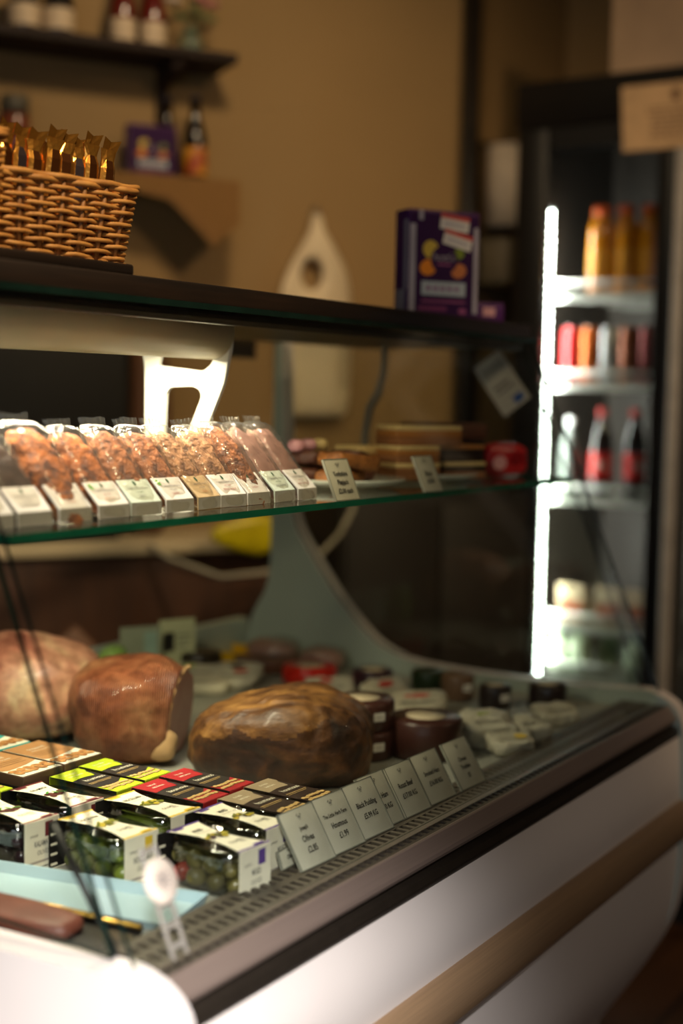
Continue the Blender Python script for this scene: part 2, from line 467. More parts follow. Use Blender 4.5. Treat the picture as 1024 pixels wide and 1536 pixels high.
# ------------------------------------------------------------------ basket and foil bars
wick = M('wicker', (196, 142, 74), .55, col2=(150, 98, 44), scale=60, bump=.3)
wick2 = M('wicker_dark', (150, 100, 48), .6, col2=(104, 66, 28), scale=60)
def wicker(root, L, D, H, nrow, nst, flare=.012, rim=.006):
    """woven walls: strands weaving round stakes, plaited foot and rim"""
    st = MB(); wv = MB(); rm = MB(); ft = MB()
    def per(z):
        e = flare * z / H
        return [V3((-L - e, -D - e, z)), V3((L + e, -D - e, z)), V3((L + e, D + e, z)), V3((-L - e, D + e, z))]
    def ring(z, amp, ph, k):
        c = per(z); pts = []
        cnt = 0
        for i in range(4):
            a, b = c[i], c[(i + 1) % 4]
            d = (b - a); ln = d.length; nn = V3((d.y, -d.x, 0)).normalized()
            steps = nst if i % 2 == 0 else max(2, int(nst * D / L))
            for j in range(steps * 3):
                u = j / (steps * 3)
                off = amp * math.sin((u * steps + ph) * PI)
                pts.append(a + d * u + nn * off + V3((0, 0, k * noise.noise(V3((u * 9, i, z * 90))))))
        pts.append(pts[0])
        return pts
    for r in range(nrow):
        z = .010 + (H - .018) * r / (nrow - 1)
        wv.tube(ring(z, .0035, r % 2, .0012), .0026, wick, 6)
    for i in range(4):
        c0, c1 = per(.004), per(H)
        steps = nst if i % 2 == 0 else max(2, int(nst * D / L))
        for j in range(steps):
            u = (j + .5) / steps
            st.tube([c0[i].lerp(c0[(i + 1) % 4], u), c1[i].lerp(c1[(i + 1) % 4], u)], .0028, wick2, 6)
    for k in range(2):
        rm.tube(ring(H - .001 + .004 * k, .003, k, .001), rim * .6, wick, 7)
    for k in range(3):
        pts = []
        base = ring(.003 + .0, .0, 0, 0)
        for q, p in enumerate(base):
            pts.append(p + V3((0, 0, .003 * math.sin(q * .9 + k * 2.1))) + V3((p.x, p.y, 0)).normalized() * .003 * math.cos(q * .9 + k * 2.1))
        ft.tube(pts, .0035, wick, 6)
    ft.box(-L, L, -D, D, .001, .004, wick2)
    wv.build('woven_wall', root); st.build('stakes', root); rm.build('rim', root); ft.build('base', root)
bk = thing('wicker_basket', 'low rectangular wicker basket filled with gold foil bars on the counter top', 'basket', (1.128, 1.140, 1.441), math.radians(-12))
wicker(bk, .086, .062, .088, 12, 7)
bk2 = thing('wicker_basket', 'taller wicker basket cut off by the left picture edge beside the low one', 'basket', (.961, 1.150, 1.441), math.radians(-12))
wicker(bk2, .066, .062, .122, 16, 5)
gold = M('gold_foil', (246, 184, 84), .24, metal=.9, col2=(190, 110, 36), scale=25, bump=.5, bscale=60)
chocf = M('brown_wrapper', (104, 60, 28), .3, metal=.8, scale=30)
blue_w = M('silver_blue_wrapper', (92, 80, 84), .3, metal=.8)
pinkw = M('pink_white_print', (215, 160, 165), .5)
def foil_bar(k):
    b = MB()
    w, dp, h = .0094, .0055, .104
    prof2 = [(-w, -dp * .4), (-w * .55, -dp), (w * .55, -dp), (w, -dp * .4), (w, dp * .6), (0, dp), (-w, dp * .6)]
    m1 = gold
    vs = []; zs = [0, .01, h * .5, h * .82, h * .9, h]
    for j, z in enumerate(zs):
        f = [1, 1, 1, 1, .8, .95][j]; fd = [1, 1, 1, 1, .3, .12][j]
        for x, y in prof2: vs.append((x * f + .004 * (j / 5) ** 3 * random.uniform(-1, 1), y * fd, z))
    n = len(prof2)
    fsA = []; fsB = []
    for j in range(len(zs) - 1):
        for i in range(n):
            q = (j * n + i, j * n + (i + 1) % n, (j + 1) * n + (i + 1) % n, (j + 1) * n + i)
            (fsB if (i == 1 and j < 4) else fsA).append(q)
    b.add(vs, fsA, gold); b.add(vs, fsB, chocf if k % 4 != 2 else blue_w)
    # crimped foil top flared outward
    b.add([(-w, 0, h - .001), (0, .001, h - .001), (w, 0, h - .001), (w * 1.35, -.004, h + .010), (.1 * w, -.001, h + .0075), (-w * .9, -.003, h + .011)], [(0, 1, 4, 5), (1, 2, 3, 4)], gold)
    return b
gl = ['at the right end of the low basket', 'second from the right end of the low basket', 'third from the right end of the low basket', 'fourth from the right end of the low basket',
      'fifth from the right end of the low basket', 'sixth from the right, in the middle of the low basket', 'third from the left end of the low basket', 'second from the left end of the low basket', 'at the left end of the low basket']
cs, sn = math.cos(math.radians(-12)), math.sin(math.radians(-12))
for i in range(9):
    lx = .074 - i * .0185
    x = 1.128 + lx * cs + .036 * sn; y = 1.140 + lx * sn - .036 * cs
    o = foil_bar(i).build('chocolate_bar', None, (x, y, 1.452), (math.radians(-4 + 3 * random.random()), math.radians(4 + 4 * random.random()), math.radians(-12 + random.uniform(-10, 10))))
    o.scale.z = 1.22 + .03 * math.sin(i * 2.1)
    tag(o, 'upright gold foil wrapped bar ' + gl[i], 'chocolate bar', 'gold foil bars in the basket')
for i in range(5):
    lx = .066 - i * .033
    x = 1.128 + lx * cs - .030 * sn; y = 1.140 + lx * sn + .030 * cs
    o = foil_bar(i + 1).build('chocolate_bar', None, (x, y, 1.452), (math.radians(5), math.radians(8 * random.uniform(-1, 1)), math.radians(10)))
    o.scale.z = 1.2
    tag(o, 'copper foil wrapped bar in the back row of the low basket', 'chocolate bar', 'copper foil bars in the back row of the basket')

# ------------------------------------------------------------------ purple boxes on the board
purple = M('purple_card', (78, 20, 96), .6, scale=8)
purple_d = M('dark_purple_card', (50, 12, 66), .65, spec=.2)
silverp = M('silver_print', (170, 165, 175), .5)
yel_f = M('yellow_fruit_print', (206, 176, 60), .5); org_f = M('orange_fruit_print', (240, 140, 10), .5); pea_f = M('peach_fruit_print', (205, 120, 60), .5); grn_f = M('green_fruit_print', (120, 140, 20), .5)
redp = M('red_print', (200, 70, 56), .55)
def tea_box(w, d, h, root, plain=False):
    b = MB().box(-w, w, -d, d, 0, h, purple, .0015)
    F = Fr((0, -d - .0002, 0), (1, 0, 0), (0, 0, 1))
    b.rect(F, -w * .97, w * .97, h * .02, h * .97, purple_d)
    if not plain:
        b.rect(F, -w * .97, -w * .80, h * .04, h * .86, silverp, .0006)
        b.rect(F, w * .84, w * .97, h * .04, h * .86, silverp, .0006)
        b.rect(F, -w * .72, -w * .60, h * .90, h * .99, silverp, .0006)
    for a, c, ra, rb, m in ((-.38, .63, .22, .085, yel_f), (-.44, .46, .24, .075, org_f), (.42, .44, .22, .07, pea_f), (.40, .60, .18, .05, grn_f)):
        b.ell(F, a * w, c * h, ra * w, rb * h, m, .0006, .3)
    b.ell(F, 0, .54 * h, .38 * w, .135 * h, purple_d, .0008)
    b.text(F, "hott's", 0, .56 * h, .26 * w, silverp, .001)
    b.rect(F, -.2 * w, .2 * w, .485 * h, .505 * h, M('mauve_print', (150, 70, 120), .5), .001)
    b.rect(F, -.62 * w, .62 * w, .20 * h, .33 * h, M('pale_blue_print', (176, 190, 196), .5), .0006)
    for k in range(5): b.rect(F, (-.5 + .2 * k) * w, (-.36 + .2 * k) * w, .24 * h, .29 * h, M('lilac_print', (150, 120, 150), .5), .0009)
    b.rect(F, -.62 * w, .62 * w, .135 * h, .155 * h, M('mauve_print', (150, 70, 120), .5), .0008)
    b.rect(F, -.7 * w, .1 * w, .05 * h, .10 * h, M('plum_print', (110, 30, 90), .5), .0006)
    b.ell(F, .55 * w, .06 * h, .12 * w, .03 * h, M('mauve_print', (150, 70, 120), .5), .0006)
    FL = Fr((-w - .0002, 0, 0), (0, -1, 0), (0, 0, 1))
    b.rect(FL, -d * .7, d * .7, h * .05, h * .25, silverp)
    b.rect(FL, d * .4, d * .95, h * .25, h * .9, silverp)
    return b.build('carton', root), F
pbx = thing('tea_box', 'purple fruit tea box with two red and white stickers on the counter top', 'box', (1.935, 1.052, 1.428), math.radians(-32))
cb, F = tea_box(.0640, .022, .165, pbx)
stk = MB()
for a, c, r in ((.018, .147, -.10), (.024, .121, -.22)):
    u = V3((math.cos(r), 0, math.sin(r))); v = V3((-math.sin(r), 0, math.cos(r)))
    Fs = Fr((a, -.0222, c), u, v)
    stk.rect(Fs, -.026, .026, -.012, .012, paper, .0012); stk.rect(Fs, -.026, .026, .005, .012, redp, .0015)
    stk.rect(Fs, -.02, .02, -.005, -.001, silverp, .0015)
stk.build('sticker', pbx)['label'] = 'red and white paper stickers'
sbx = thing('tea_box', 'small low purple box standing right of the tall tea box', 'box', (2.055, 1.030, 1.428), math.radians(-30))
sb_ = MB().box(-.030, .030, -.02, .02, 0, .030, purple, .001)
sb_.rect(Fr((0, -.0202, 0), (1, 0, 0), (0, 0, 1)), -.012, .012, .008, .022, pinkw)
sb_.build('carton', sbx)

# ------------------------------------------------------------------ flapjack packets on the glass shelf
leaf = M('leaf_green_print', (44, 92, 60), .6); leaf_b = M('bright_green_print', (110, 180, 70), .6)
rust = M('rust_print', (170, 70, 60), .6); org = M('orange_print', (214, 140, 90), .6); lab_grey = M('label_grey_print', (110, 106, 112), .6)
card_white = M('label_card', (236, 232, 230), .6); card_kraft = M('label_card_kraft', (206, 176, 134), .6); card_mint = M('label_card_mint', (214, 226, 214), .5)
card_side = M('label_card_fold', (166, 160, 152), .6)
oats = [M('oat_golden', (184, 104, 42), .7, col2=(80, 36, 12), scale=85, contrast=.3, bump=1.0, bscale=150),
        M('oat_brown', (166, 100, 54), .7, col2=(84, 44, 22), scale=95, contrast=.3, bump=1.0, bscale=150),
        M('oat_pale', (180, 130, 90), .7, col2=(100, 62, 36), scale=95, contrast=.3, bump=1.0, bscale=150),
        M('choc_dark', (64, 40, 26), .5, col2=(40, 24, 16), scale=60, bump=.5),
        M('slab_pink', (146, 106, 92), .7, col2=(112, 76, 64), scale=40, bump=.3),
        M('cream_slab', (226, 190, 130), .6, scale=40)]
def packet(x, y, rz, oat, card, tone, green_dot, lines, label, bulge=1.0, tall=1.0):
    root = thing('flapjack_packet', label, 'packet', (x, y, SZ), rz, 'wrapped flapjacks on the glass shelf')
    w = .0225
    seed = x * 31
    # folded card label: front lip and sloped face
    pr = [(0, 0.0005), (.0008, .0140), (.0235, .0360), (.0225, .0370), (-.0006, .0147), (-.0012, .0005)]
    cb = MB().prism([(a, b) for a, b in pr], 'x', -w, w, card)
    Ff_ = Fr((0, -.0013, .0075), (1, 0, 0), (0, -.0, 1)); cb.rect(Ff_, -w, w, -.0066, .0066, card_side, .0002)
    Fs = Fr((0, .0110, .0259), (1, 0, 0), (0, .0229, .0219))
    cb.ell(Fs, 0, .0105, .0018, .0034, leaf, .0006, .15)
    if green_dot: cb.ell(Fs, -.016, .009, .0028, .0045, leaf_b, .0006, .3)
    ys = (.0030, -.0022, -.0082)
    for (txt, m, sz), b in zip(lines, ys): cb.text(Fs, txt, 0, b, sz, m, .0007, sx=.86)
    cb.build('card_label', root)
    # the slab of flapjack inside
    def shear(p):
        q = p + p.normalized() * (.0048 * noise.noise(p * 110 + V3((seed, 0, 0))) + .0028 * noise.noise(p * 280)) if p.length > 1e-6 else p
        return V3((q.x, q.y + .78 * q.z, q.z))
    MB().sup((0, .0415, .0445), (w * .93, .0125 * bulge, .040 * tall), oats[oat], .5, .45, 32, 30, shear).build('flapjack', root)
    # clear film sleeve with a crimped fin
    def sh2(p):
        q = p + V3((0, .0022 * noise.noise(p * 70 + V3((seed, 5, 0))), .002 * noise.noise(p * 60 + V3((0, seed, 0)))))
        return V3((q.x, q.y + .78 * q.z, q.z))
    fl = MB().sup((0, .0420, .0475), (w * 1.0, .0170 * bulge, .0465 * tall), film, .45, .5, 24, 18, sh2)
    zt = .0475 + .0465 * tall
    yt = .0420 + .78 * .0465 * tall
    vs = []; n = 12
    for i in range(n + 1):
        a = -w * .8 + 1.6 * w * i / n
        vs.append((a, yt + .0012 * (-1) ** i, zt - .006)); vs.append((a * 1.08, yt + .004 + .0022 * (-1) ** i, zt + .007 + .003 * noise.noise(V3((a * 90, seed, 0)))))
    fl.add(vs, [(2 * i, 2 * i + 2, 2 * i + 3, 2 * i + 1) for i in range(n)], film)
    fl.build('film_wrapper', root)
YF, FJ, S1 = 'YORKSHIRE', 'FLAPJACK', .0052
def L3(c, a='FRUIT & NUT', m=lab_grey): return [(YF + ' ' + FJ, lab_grey, .0036), ('OAT BAR', c, .0032), (a, m, .0042)]
pk = [(.895, .945, 5, card_white, 0, 0, L3(lab_grey), 'wrapped cream flapjack packet at the left end of the glass shelf, half cut off', 1.0, .9),
      (.948, .948, 3, card_white, 0, 0, L3(lab_grey), 'wrapped dark slice packet with plain white label second from the left shelf end', 1.0, .85),
      (1.006, .950, 0, card_white, 0, 0, L3(org, 'GINGER', org), 'bulging packet with golden oats standing tallest near the left shelf end', 1.3, 1.12),
      (1.063, .950, 0, card_white, 0, 1, L3(rust, 'APRICOT', org), 'wrapped flapjack packet with bright green spot on label corner', 1.0, 1.0),
      (1.114, .950, 1, card_mint, 0, 0, L3(leaf, 'DATE', lab_grey), 'wrapped flapjack packet with shiny pale mint label left of the upright bracket', 1.0, 1.02),
      (1.170, .950, 1, card_white, 0, 1, L3(lab_grey, 'RAISIN', rust), 'wrapped flapjack packet with white label in front of the bracket upright', 1.0, 1.0),
      (1.222, .950, 2, card_kraft, 0, 0, L3(lab_grey, 'PLAIN', org), 'wrapped flapjack packet with kraft brown label below the bracket', 1.0, 1.0),
      (1.268, .950, 2, card_white, 0, 0, L3(rust, 'BERRY & NUT', rust), 'wrapped flapjack packet with red lettering right of the kraft labelled one', 1.0, .98),
      (1.318, .950, 1, card_white, 0, 0, L3(lab_grey, 'CHERRY', rust), 'bulging rounded oat packet with loose crinkled film right of the bracket', 1.3, 1.06),
      (1.372, .950, 4, card_mint, 0, 0, L3(leaf, 'SEEDS & FRUIT', lab_grey), 'wrapped pale pink slab with tilted silvery label third packet left of the shelf price card', 1.0, 1.04),
      (1.424, .952, 4, card_white, 0, 0, L3(rust, 'FRUIT FLAPJACK', rust), 'wrapped pinkish slab packet touching the shelf price card', 1.0, 1.04)]
for i, (x, y, oat, card, _, gd, lines, lab, bu, ta) in enumerate(pk):
    packet(x, y, math.radians(random.uniform(-5, 5)), oat, card, 0, gd, lines, lab, bu, ta)

# ------------------------------------------------------------------ price cards
card_m = M('price_card', (206, 202, 184), .5, scale=30, col2=(190, 186, 166))
holder = M('card_holder_edge', (150, 150, 136), .2, spec=.8)
def price_card(x, y, z, w, h, tilt, rz, lines, label, group):
    """card in a clear holder leaning back; lines = (text, v, size)"""
    root = thing('price_card', label, 'price card', (x, y, z), rz, group)
    ct, st_ = math.cos(tilt), math.sin(tilt)
    U = V3((1, 0, 0)); Vv = V3((0, st_, ct))
    F = Fr((0, 0, 0), U, Vv)
    T = Matrix((U, -F.n, Vv)).transposed().to_4x4()
    MB().box(-w / 2, w / 2, 0, .0018, 0, h, card_m, .0003, T=T).box(-w / 2, -w / 2 + .0012, -.0008, .0026, 0, h, holder, T=T).box(w / 2 - .0012, w / 2, -.0008, .0026, 0, h, holder, T=T).box(-w / 2, w / 2, -.0008, .0026, 0, .0012, holder, T=T).box(-w / 2, w / 2, -.0008, .0026, h - .001, h, holder, T=T).build('holder', root)
    p = MB()
    # small crest mark at the head of the card
    fi = M('faint_ink', (158, 154, 142), .7)
    p.ell(F, 0, h * .845, .0030, .0016, fi, .0012); p.ell(F, -.003, h * .88, .0020, .0009, fi, .0012, .6); p.ell(F, .003, h * .88, .0020, .0009, fi, .0012, -.6); p.rect(F, -.0022, .0022, h * .80, h * .81, fi, .0012)
    for t_, v, sz in lines: p.text(F, t_, 0, v * h, sz * 1.12, ink, .0012, sx=.8, bold=True)
    p.build('lettering', root)
    return root
fg_ = 'price cards along the air grille'
PR = [(1.1965, .0000, [('Joseph', .65, .0062), ('Olives', .47, .0090), ('£2.85', .28, .0088)], 'white price card lettered Olives, standing nearest in the front row'),
      (1.2585, .0000, [('The Little Herb Farm', .64, .0058), ('Houmous', .46, .0082), ('£1.99', .27, .0088)], 'white price card lettered Houmous, right of the Olives card'),
      (1.3220, .0000, [('Black Pudding', .58, .0080), ('£5.99 KG', .37, .0080)], 'white price card lettered Black Pudding beside the smoked joint'),
      (1.3600, .0045, [('Roast Ham', .55, .0080), ('£17.00 KG', .34, .0080)], 'white price card lettered Roast Ham, partly behind the Black Pudding card'),
      (1.4170, .0020, [('Roast Beef', .58, .0082), ('£17.00 KG', .38, .0080)], 'white price card lettered Roast Beef'),
      (1.4830, .0020, [('Smoked Ham', .58, .0075), ('£16.00 KG', .38, .0078)], 'white price card right of the Roast Beef card, in front of the big dark wheel'),
      (1.5620, .0000, [('Cheese', .58, .0075), ('Truckles', .42, .0075), ('£5', .24, .0075)], 'white price card at the far right end of the front row')]
for x, dy, ln, lab in PR:
    price_card(x, .776 + dy, .8003, .063, .065, math.radians(32), math.radians(-2), ln, lab, fg_)
price_card(1.178, .7985, .8003, .040, .020, math.radians(20), math.radians(4), [('Olives', .5, .006)], 'second card mostly hidden behind the Olives card by the tub side', fg_)
price_card(1.452, .9075, SZ, .052, .056, math.radians(24), math.radians(-3), [('Yorkshire', .63, .0082), ('Flapjack', .43, .0082), ('£2.00 each', .22, .0080)], 'cream price card lettered Yorkshire Flapjack on the glass shelf', 'price cards on the glass shelf')
price_card(1.672, .905, SZ, .048, .054, math.radians(24), math.radians(-3), [('Slices', .50, .0090), ('£2.50', .30, .0090)], 'narrow price card on the glass shelf in front of the layered slices', 'price cards on the glass shelf')

# ------------------------------------------------------------------ cakes on the glass shelf
plate_m = M('plate_glaze', (206, 212, 200), .12, scale=5, coat=.6)
def plate(x, y, r, label):
    o = MB().lathe([(r * .55, 0), (r * .6, .002), (r * .8, .004), (r, .012), (r * .99, .014), (r * .78, .007), (r * .5, .005)], plate_m, 40).build('plate', None, (x, y, SZ))
    tag(o, label, 'plate')
plate(1.665, 1.055, .095, 'pale round plate under the flapjack pile on the glass shelf')
plate(1.885, 1.065, .110, 'pale round plate under the layered slices on the glass shelf')
flap = M('flapjack_golden', (170, 108, 48), .6, col2=(104, 58, 22), scale=90, bump=.8)
flap_d = M('flapjack_chocolate', (96, 52, 34), .5, col2=(58, 30, 20), scale=40, bump=.8)
icing = M('cream_icing', (238, 208, 140), .45); caramel = M('caramel_layer', (186, 120, 56), .45); sponge = M('shortbread_layer', (150, 96, 52), .7, scale=80, bump=.5); choc = M('chocolate_layer', (40, 22, 14), .35)
pinkm = M('pink_sweet', (220, 160, 170), .4)
def slab_piece(m, l, w, h, seed):
    return MB().sup((0, 0, h / 2), (l, w, h / 2), m, .35, .35, 20, 10, lambda p: p + V3((0, 0, .004 * noise.noise(p * 60 + V3((seed, 0, 0))))))
fjs = [(1.625, 1.030, .006, .2, flap, 'golden oat flapjack at the bottom front of the pile'), (1.700, 1.070, .006, -.3, flap_d, 'chocolate flapjack at the bottom right of the pile'),
       (1.640, 1.100, .006, .5, flap_d, 'chocolate flapjack at the bottom back of the pile'),
       (1.630, 1.020, .028, -.25, flap, 'golden oat flapjack slanting on top of the pile front'), (1.705, 1.062, .028, .3, flap_d, 'chocolate flapjack lying on the right of the pile'), (1.650, 1.090, .028, .1, flap_d, 'dark flapjack in the upper back of the pile')]
for i, (x, y, z, r, m, lab) in enumerate(fjs):
    tag(slab_piece(m, .044, .026, .022, i * 3.0).build('flapjack', None, (x, y, SZ + z), (0, (.12 if z > .02 else 0), r)), lab, 'flapjack', 'unwrapped flapjacks on the first plate')
for i in range(3):
    tag(MB().sup((0, 0, .009), (.012, .012, .009), [pinkm, pinkm, icing][i], .8, .8, 14, 8).build('sweet', None, (1.605 + .036 * i, 1.092 + .004 * i, SZ + .0505), (0, 0, i)),
        ['pink sweet leftmost on top of the flapjack pile', 'pink sweet in the middle on top of the flapjack pile', 'cream sweet rightmost on top of the flapjack pile'][i], 'sweet', 'sweets on top of the flapjack pile')
def layered(top, mid, base, lab, x, y, z, rz, l=.040, w=.028, h=.026):
    root = thing('layered_slice', lab, 'cake slice', (x, y, SZ + z), rz, 'layered slices on the second plate')
    MB().box(-l, l, -w, w, 0, h * .45, base, .002).build('base', root)
    MB().box(-l * .99, l * .99, -w * .99, w * .99, h * .45, h * .75, mid, .001).build('filling', root)
    MB().box(-l, l, -w, w, h * .75, h, top, .002).build('topping', root)
layered(icing, sponge, sponge, 'cream topped slice at the bottom left of the slice stack', 1.800, 1.020, .006, -.45)
layered(icing, caramel, sponge, 'cream topped slice in the middle of the slice stack', 1.803, 1.022, .032, -.4)
layered(icing, caramel, sponge, 'wide cream topped slice crowning the slice stack', 1.835, 1.022, .058, -.5, .058, .032, .030)
layered(icing, choc, sponge, 'cream topped slice lowest at the right behind the narrow price card', 1.905, .995, .006, -.45)
layered(caramel, choc, choc, 'dark slice with caramel top above the lowest right slice', 1.905, .998, .032, -.45)
layered(icing, caramel, sponge, 'pale slice lying at the left behind the slice stack', 1.775, 1.09, .006, -.2, .03, .025, .05)
chk = thing('chocolate_cake', 'tall dark chocolate cake block at the back of the second plate', 'cake', (1.985, 1.060, SZ + .006), -.35)
MB().box(-.058, .058, -.040, .040, 0, .026, choc, .004).build('bottom_layer', chk)
MB().box(-.058, .058, -.040, .040, .028, .054, choc, .004).build('middle_layer', chk)
MB().box(-.062, .062, -.042, .042, .056, .084, M('chocolate_sponge', (84, 44, 26), .6, scale=50, bump=.6), .006).build('top_layer', chk)
rp = thing('red_packet', 'glossy red packet at the far right end of the glass shelf', 'packet', (2.105, 1.010, SZ), -.5)
redf = M('red_film', (190, 34, 40), .25, col2=(150, 20, 30), scale=20, bump=.6, bscale=50)
MB().sup((0, 0, .028), (.045, .022, .028), redf, .5, .5, 20, 12, wob(.004, 40, 3)).build('wrapper', rp)
o = MB(); Fp = Fr((0, -.0235, .028), (1, 0, 0), (0, 0, 1)); o.ell(Fp, -.022, -.004, .014, .012, pinkm, .0012); o.ell(Fp, .016, .004, .016, .010, M('deep_red_print', (140, 8, 18), .3), .0012); o.build('print', rp)

# ------------------------------------------------------------------ olive tubs on the deck
DZ = .7896
tub_clear = thin('tub_plastic', (214, 216, 212), .04, .10, bump=.15, bscale=30)
lid_m = thin('lid_plastic', (196, 200, 198), .06, .16, bump=.25, bscale=40)
sleeve_w = M('sleeve_card', (236, 230, 208), .45, scale=10); sleeve_b = M('sleeve_black', (22, 20, 20), .45)
ol_green = M('green_olive', (112, 126, 44), .3, col2=(86, 100, 34), scale=60); ol_mix = M('mixed_olive', (128, 118, 62), .3, col2=(70, 66, 40), scale=40); ol_kal = M('black_olive', (40, 22, 28), .25, col2=(24, 14, 18), scale=40); ol_red = M('red_pepper_piece', (170, 40, 24), .3)
purp_t = M('purple_print', (92, 66, 140), .5); yel_t = M('yellow_print', (226, 190, 60), .5); mar_t = M('maroon_print', (110, 40, 46), .5)
olp_g = M('olive_print_green', (120, 124, 30), .5); olp_y = M('olive_print_yellow', (190, 170, 50), .5); olp_p = M('olive_print_purple', (70, 48, 56), .5); olp_k = M('olive_print_maroon', (84, 34, 28), .5); leafp = M('leaf_print', (60, 130, 40), .5)
KIND = {'mixed': (purp_t, ['MIXED', 'OLIVES'], (olp_y, olp_p, olp_g), ol_mix), 'green': (yel_t, ['NOCELLARA', 'OLIVES'], (olp_g, olp_y, olp_g), ol_green), 'black': (mar_t, ['KALAMATA', 'OLIVES'], (olp_k, olp_k, leafp), ol_kal)}
TH = .052
def olive_tub(kind, x, y, rz, label, seed, full=True):
    trim, words, fruit, om = KIND[kind]
    rnd = random.Random(seed)
    root = thing('olive_tub', label, 'olive tub', (x, y, DZ), rz, 'sleeved olive tubs')
    ry, rx = .0480, .034
    # clear pot and lid (rounded-square in plan)
    def pot(z0, z1, k0, k1, m, cap=True):
        b = MB(); n = 40; vs = []; rings = [(0, k0 * .9), (.06, k0), (1, k1)]
        for t_, k in rings:
            for i in range(n):
                a = 2 * PI * i / n
                vs.append((rx * k * math.copysign(abs(math.cos(a)) ** .62, math.cos(a)), ry * k * math.copysign(abs(math.sin(a)) ** .62, math.sin(a)), z0 + (z1 - z0) * t_))
        fs = [(j * n + i, j * n + (i + 1) % n, (j + 1) * n + (i + 1) % n, (j + 1) * n + i) for j in range(2) for i in range(n)]
        if cap: fs.append(tuple(range(n))[::-1])
        return b.add(vs, fs, m, True)
    pot(0.0005, .040, .90, .97, tub_clear).build('pot', root)
    lid = MB(); n = 40; prof = [(.985, .0385), (1.03, .0390), (1.035, .0425), (1.0, .0450), (.985, .0485), (.93, .0500), (.90, .0475), (.0, .0475)]
    vs = []
    for k, z in prof:
        for i in range(n):
            a = 2 * PI * i / n
            vs.append((rx * k * math.copysign(abs(math.cos(a)) ** .62, math.cos(a)), ry * k * math.copysign(abs(math.sin(a)) ** .62, math.sin(a)), z))
    lid.add(vs, [(j * n + i, j * n + (i + 1) % n, (j + 1) * n + (i + 1) % n, (j + 1) * n + i) for j in range(len(prof) - 1) for i in range(n)], lid_m, True)
    lid.build('lid', root)
    if full:
        spots = []
        for lev in range(2):
            for c in range(4):
                a = (-.78 + .50 * c + (.06 if lev else -.02))
                spots.append((-rx * (.60 - .16 * abs(a)), ry * a, .0125 + .0165 * lev))
        for c in range(2): spots.append((-.002, -ry * .66, .013 + .015 * c)); spots.append((-.004, ry * .66, .013 + .015 * c))
        for q, (a, b, c) in enumerate(spots):
            rr = .0088 + rnd.random() * .0016
            m = ol_red if (kind == 'mixed' and q in (3, 9)) else om
            MB().sup((0, 0, 0), (rr * 1.12, rr, rr * .95), m, 1, 1, 14, 9).build('olive', root, (a + rnd.uniform(-.002, .002), b, c + rnd.uniform(-.001, .001)), (rnd.random(), rnd.random(), rnd.random() * 6))
        MB().sup((.010, 0, .020), (rx * .58, ry * .80, .0175), om, .4, .5, 24, 10, wob(.004, 90, seed)).build('olives_behind', root)['kind'] = 'stuff'
    else:
        MB().sup((0, 0, .020), (rx * .84, ry * .86, .0175), om, .4, .5, 24, 10, wob(.004, 90, seed)).build('olives', root)['kind'] = 'stuff'
    # printed card sleeve: top strap with waisted edges, two sides
    s_ = MB(); w0, w1 = .0240, .0135; yy = ry + .0035
    zt = .0515
    pts = []; m_ = 10
    for i in range(m_ + 1):
        u = i / m_; b_ = -yy + 2 * yy * u; pts.append((b_, w1 + (w0 - w1) * (2 * u - 1) ** 2))
    top = [(-w, b_) for b_, w in pts] + [(w, b_) for b_, w in pts[::-1]]
    vs = [(a, b_, zt) for a, b_ in top] + [(a, b_, zt - .0009) for a, b_ in top]
    k = len(top)
    s_.add(vs, [tuple(range(k))[::-1], tuple(range(k, 2 * k))], sleeve_w); s_.add(vs, [(i, (i + 1) % k, k + (i + 1) % k, k + i) for i in range(k)], sleeve_b)
    s_.box(-w0, w0, -yy - .0009, -yy, .0005, zt, sleeve_w)
    s_.box(-w0 - .012, w0, yy, yy + .0009, .0005, zt, sleeve_b)
    Ft = Fr((0, 0, zt), (1, 0, 0), (0, 1, 0))
    s_.rect(Ft, -w0 * .80, -.004, yy - .008, yy - .001, trim); s_.rect(Ft, -w0, w0, yy - .003, yy, trim); s_.rect(Ft, -w0, w0, -yy, -yy + .0035, trim); s_.rect(Ft, .004, w0 * .80, -yy + .001, -yy + .008, trim)
    s_.text(Ft, words[0], -.001, .028, .0090, ink, .0007, sx=.52, bold=True); s_.text(Ft, 'pitted with herbs', 0, .0200, .0036, grey_ink, .0007)
    s_.text(Ft, words[1], .001, -.0250, .0085, ink, .0007, sx=.75); s_.text(Ft, '160g', .006, -.0300, .0045, grey_ink, .0007)
    for q in range(9):
        a = -.0105 + .0026 * q + rnd.uniform(-.001, .001); b_ = .0005 + rnd.uniform(-.0055, .0055)
        s_.ell(Ft, a, b_, .0042, .0036, fruit[q % 2], .0008 + .0001 * q, rnd.random() * 3, 12)
    for q in range(3): s_.ell(Ft, -.008 + .008 * q, .006 - .004 * q, .0055, .0016, leafp if kind == 'black' else olp_g, .0022, .7 + q, 10)
    Fd = Fr((0, -yy - .0009, .026), (1, 0, 0), (0, 0, 1))
    s_.text(Fd, words[0], .001, .000, .0088, grey_ink, .0007, sx=.54, bold=True); s_.text(Fd, words[1], .001, -.010, .0072, grey_ink, .0007, sx=.75); s_.rect(Fd, .004, .015, .006, .022, trim); s_.text(Fd, 'pitted', -.012, .010, .0045, ink, .0007)
    s_.rect(Fd, -.020, .020, -.021, -.0185, M('sleeve_line', (170, 160, 150), .5))
    Fi = Fr((-w0 - .006, yy, .026), (1, 0, 0), (0, 0, 1))
    for q in range(4): s_.rect(Fi, -.004, .005, .010 - .011 * q, .0125 - .011 * q, sleeve_w)
    s_.build('card_sleeve', root)
olive_tub('mixed', 1.109, .846, -.09, 'purple trimmed tub of mixed olives nearest the corner of the air grille', 1)
